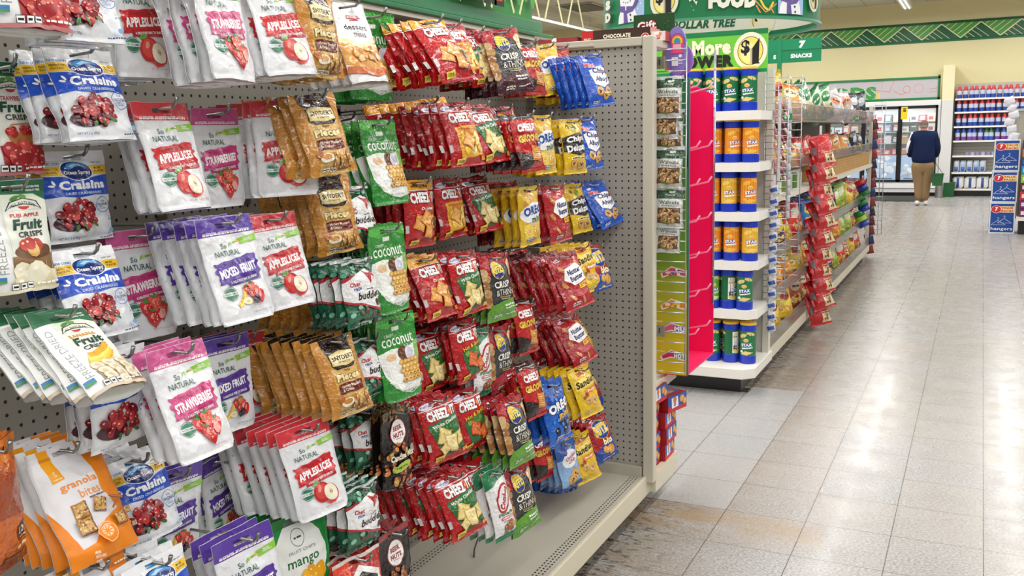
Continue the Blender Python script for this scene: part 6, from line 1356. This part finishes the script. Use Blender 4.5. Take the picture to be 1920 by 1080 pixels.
# ------------------------------------------------------------------ the man at the cooler
def skin(name, pts, edges, radii, mat, col, parent, sub=2, root=0):
    me = bpy.data.meshes.new(name); me.from_pydata([tuple(p) for p in pts], edges, []); me.update(); o = bpy.data.objects.new(name, me); link(o, parent)
    mo = o.modifiers.new('skin', 'SKIN'); sv = me.skin_vertices[0].data if me.skin_vertices else None
    if sv is None:
        bm = bmesh.new(); bm.from_mesh(me); bm.verts.layers.skin.verify(); bm.to_mesh(me); bm.free(); sv = me.skin_vertices[0].data
    for i, r in enumerate(radii): sv[i].radius = r if isinstance(r, tuple) else (r, r); sv[i].use_root = (i == root)
    su = o.modifiers.new('smooth', 'SUBSURF'); su.levels = su.render_levels = sub
    bpy.context.view_layer.update()
    ev = o.evaluated_get(bpy.context.evaluated_depsgraph_get()); m2 = bpy.data.meshes.new_from_object(ev); o.modifiers.clear(); o.data = m2
    at = m2.color_attributes.new('Col', 'FLOAT_COLOR', 'CORNER'); at.data.foreach_set('color', list(C(col))*len(m2.loops)); m2.materials.clear(); m2.materials.append(mat)
    m2.polygons.foreach_set('use_smooth', [True]*len(m2.polygons)); return o
def colour(o, fn):
    me = o.data; at = me.color_attributes['Col']
    for p in me.polygons:
        c = fn(p.center)
        if c is not None:
            for li in p.loop_indices: at.data[li].color = C(c)
man = thing('person', 'man in navy tracksuit jacket and khaki trousers facing the cooler', 'person', (-.98, 19.4, 0)); S = .905; V = lambda x, y, z: Vector((x*S, y*S, z*S))
# body: skeleton from pelvis; faces the cooler (+Y), weight on both feet, head bowed a little
P = [V(0, 0, .95), V(0, 0, 1.12), V(0, .01, 1.32), V(0, 0, 1.46), V(-.005, .02, 1.54), V(-.01, .04, 1.63), V(-.01, .045, 1.70),
     V(.19, 0, 1.43), V(.25, .03, 1.17), V(.23, .2, 1.0), V(.2, .28, .99), V(-.19, 0, 1.43), V(-.26, .02, 1.17), V(-.22, .2, 1.02), V(-.19, .28, 1.03),
     V(.1, 0, .88), V(.085, .02, .5), V(.075, -.02, .1), V(.09, .1, .05), V(-.1, 0, .88), V(-.07, .02, .5), V(-.05, -.02, .1), V(-.1, .1, .05)]
E_ = [(0, 1), (1, 2), (2, 3), (3, 4), (4, 5), (5, 6), (3, 7), (7, 8), (8, 9), (9, 10), (3, 11), (11, 12), (12, 13), (13, 14), (0, 15), (15, 16), (16, 17), (17, 18), (0, 19), (19, 20), (20, 21), (21, 22)]
Rr = [(.13, .11), (.13, .11), (.14, .11), (.07, .07), (.052, .052), (.072, .085), (.055, .065), .06, .045, .033, .028, .06, .045, .033, .028, .08, .055, .04, .035, .08, .055, .04, .035]
skin('body', P, E_, Rr, M_SKIN, 'C98F76', man)
jk = skin('jacket', [V(0, 0, .80), V(0, 0, 1.06), V(0, 0, 1.3), V(0, 0, 1.45), V(0, .02, 1.56), V(.19, 0, 1.45), V(.26, .02, 1.17), V(.24, .18, 1.0), V(-.19, 0, 1.45), V(-.27, .02, 1.17), V(-.23, .18, 1.02)],
     [(0, 1), (1, 2), (2, 3), (3, 4), (3, 5), (5, 6), (6, 7), (3, 8), (8, 9), (9, 10)], [(.225, .17), (.225, .17), (.225, .15), (.15, .11), (.085, .085), .095, .08, .06, .095, .08, .06], M_CLOTH, '152244', man)
colour(jk, lambda c: 'ECECF0' if (c.x < -.19*S-.035*S and c.y < .05 and abs(c.y+.0) < .06 and c.z > .95*S and c.x < -.2*S-(1.42*S-c.z)*.28-.02) else ('2A3658' if c.z > 1.6*S else None))
tr = skin('trousers', [V(0, 0, .98), V(0, 0, .88), V(.09, 0, .74), V(.075, .02, .45), V(.062, -.01, .08), V(-.09, 0, .74), V(-.06, .02, .45), V(-.045, -.01, .08)], [(0, 1), (1, 2), (2, 3), (3, 4), (1, 5), (5, 6), (6, 7)],
     [(.2, .15), (.205, .17), (.12, .14), .095, .078, (.12, .14), .095, .078], M_CLOTH, '8F7656', man)
hm = MB(); n_ = 14
hm.lathe([(.001 if t == n_ else max(.001, sin(pi*.5+(t/n_-.0)*pi*.5+.0) if False else cos(-.42+(pi/2+.42)*t/n_)), sin(-.42+(pi/2+.42)*t/n_)) for t in range(n_+1)], (0, 0, 0), '6E6058', 24)
hm.v = [((-.01+x*.083)*S, (.025+y*.1)*S, (1.665+z*.112)*S) for x, y, z in hm.v]
hair = hm.build('hair', M_CLOTH, man, True); colour(hair, lambda c: '9A8C84' if c.z < 1.67*S else None)
for sx, a in ((.085, .25), (-.07, -.35)):
    sh = skin('shoe', [V(sx, -.07, .05), V(sx, .02, .055), V(sx+.02*(1 if sx > 0 else -1), .14, .04)], [(0, 1), (1, 2)], [(.045, .05), (.05, .055), (.045, .035)], M_PLAST, 'E6E4E0', man); colour(sh, lambda c: '6A6A6A' if c.z < .02*S else None)
for sx in (-.065, .045): pass
def hand(x, y, z, sgn):
    pts = [V(x, y, z), V(x-sgn*.005, y+.045, z-.01)]; ed = [(0, 1)]; rd = [(.018, .03), (.016, .034)]
    for k in range(4):
        b = len(pts); f = (k-1.5)*.018; L = (.032, .038, .036, .028)[k]; pts += [V(x-sgn*.005+f*.3, y+.075, z-.012+f), V(x-sgn*.012+f*.2, y+.075+L*.7, z-.03+f), V(x-sgn*.03, y+.07+L*.8, z-.05+f)]; ed += [(1, b), (b, b+1), (b+1, b+2)]; rd += [.0095, .0085, .0075]
    b = len(pts); pts += [V(x-sgn*.02, y+.02, z+.035), V(x-sgn*.03, y+.05, z+.05)]; ed += [(0, b), (b, b+1)]; rd += [.011, .009]
    skin('hand', pts, ed, rd, M_SKIN, 'C98F76', man)
hand(.2, .27, .99, 1); hand(-.19, .27, 1.03, -1)
for sx in (-.082, .062): skin('ear', [V(sx, .035, 1.62), V(sx, .03, 1.655)], [(0, 1)], [(.012, .02), (.012, .02)], M_SKIN, 'C08570', man, 1)
skin('nose', [V(-.01, .12, 1.63), V(-.01, .135, 1.61)], [(0, 1)], [.014, .016], M_SKIN, 'C98F76', man, 1)
for sx in (-.04, .02): skin('eye', [V(sx, .112, 1.65), V(sx, .116, 1.65)], [(0, 1)], [.01, .01], M_PLAST, 'F0F0F0', man, 1)
skin('mouth', [V(-.03, .118, 1.585), V(.01, .118, 1.585)], [(0, 1)], [.008, .008], M_SKIN, '9A4A44', man, 1)
man.rotation_euler = (0, 0, .12)

p = onz(1253, 721, 0); tag(MB().box((p.x-.02, p.y-.006, .001), (p.x+.02, p.y+.006, .008), '2A5AC8').box((p.x+.005, p.y-.01, .001), (p.x+.014, p.y+.02, .014), '2A5AC8').build('plastic_clip', M_PLAST), 'small blue plastic clip lying on the floor by the endcap', 'clip')
p = onz(1391, 733, 0); tag(MB().prism([(p.x-.02, p.y-.02), (p.x+.04, p.y-.015), (p.x+.045, p.y+.03), (p.x, p.y+.035)], .001, .012, '3A332A').build('leveller_foot', M_PLAST), 'dark leveller foot at the corner of the black kick plate', 'foot')
a, b = onx(905, 985, -1.38), onz(887, 1037, .162); tag(MB().tube([(a.x, a.y, a.z), (b.x, b.y+.01, .172), (b.x+.02, b.y-.03, .166)], .0028, '4A4A48', 6).build('loose_hook', M_WIRE, None, True), 'loose wire hook dangling onto the base deck under the cracker bags', 'hook')
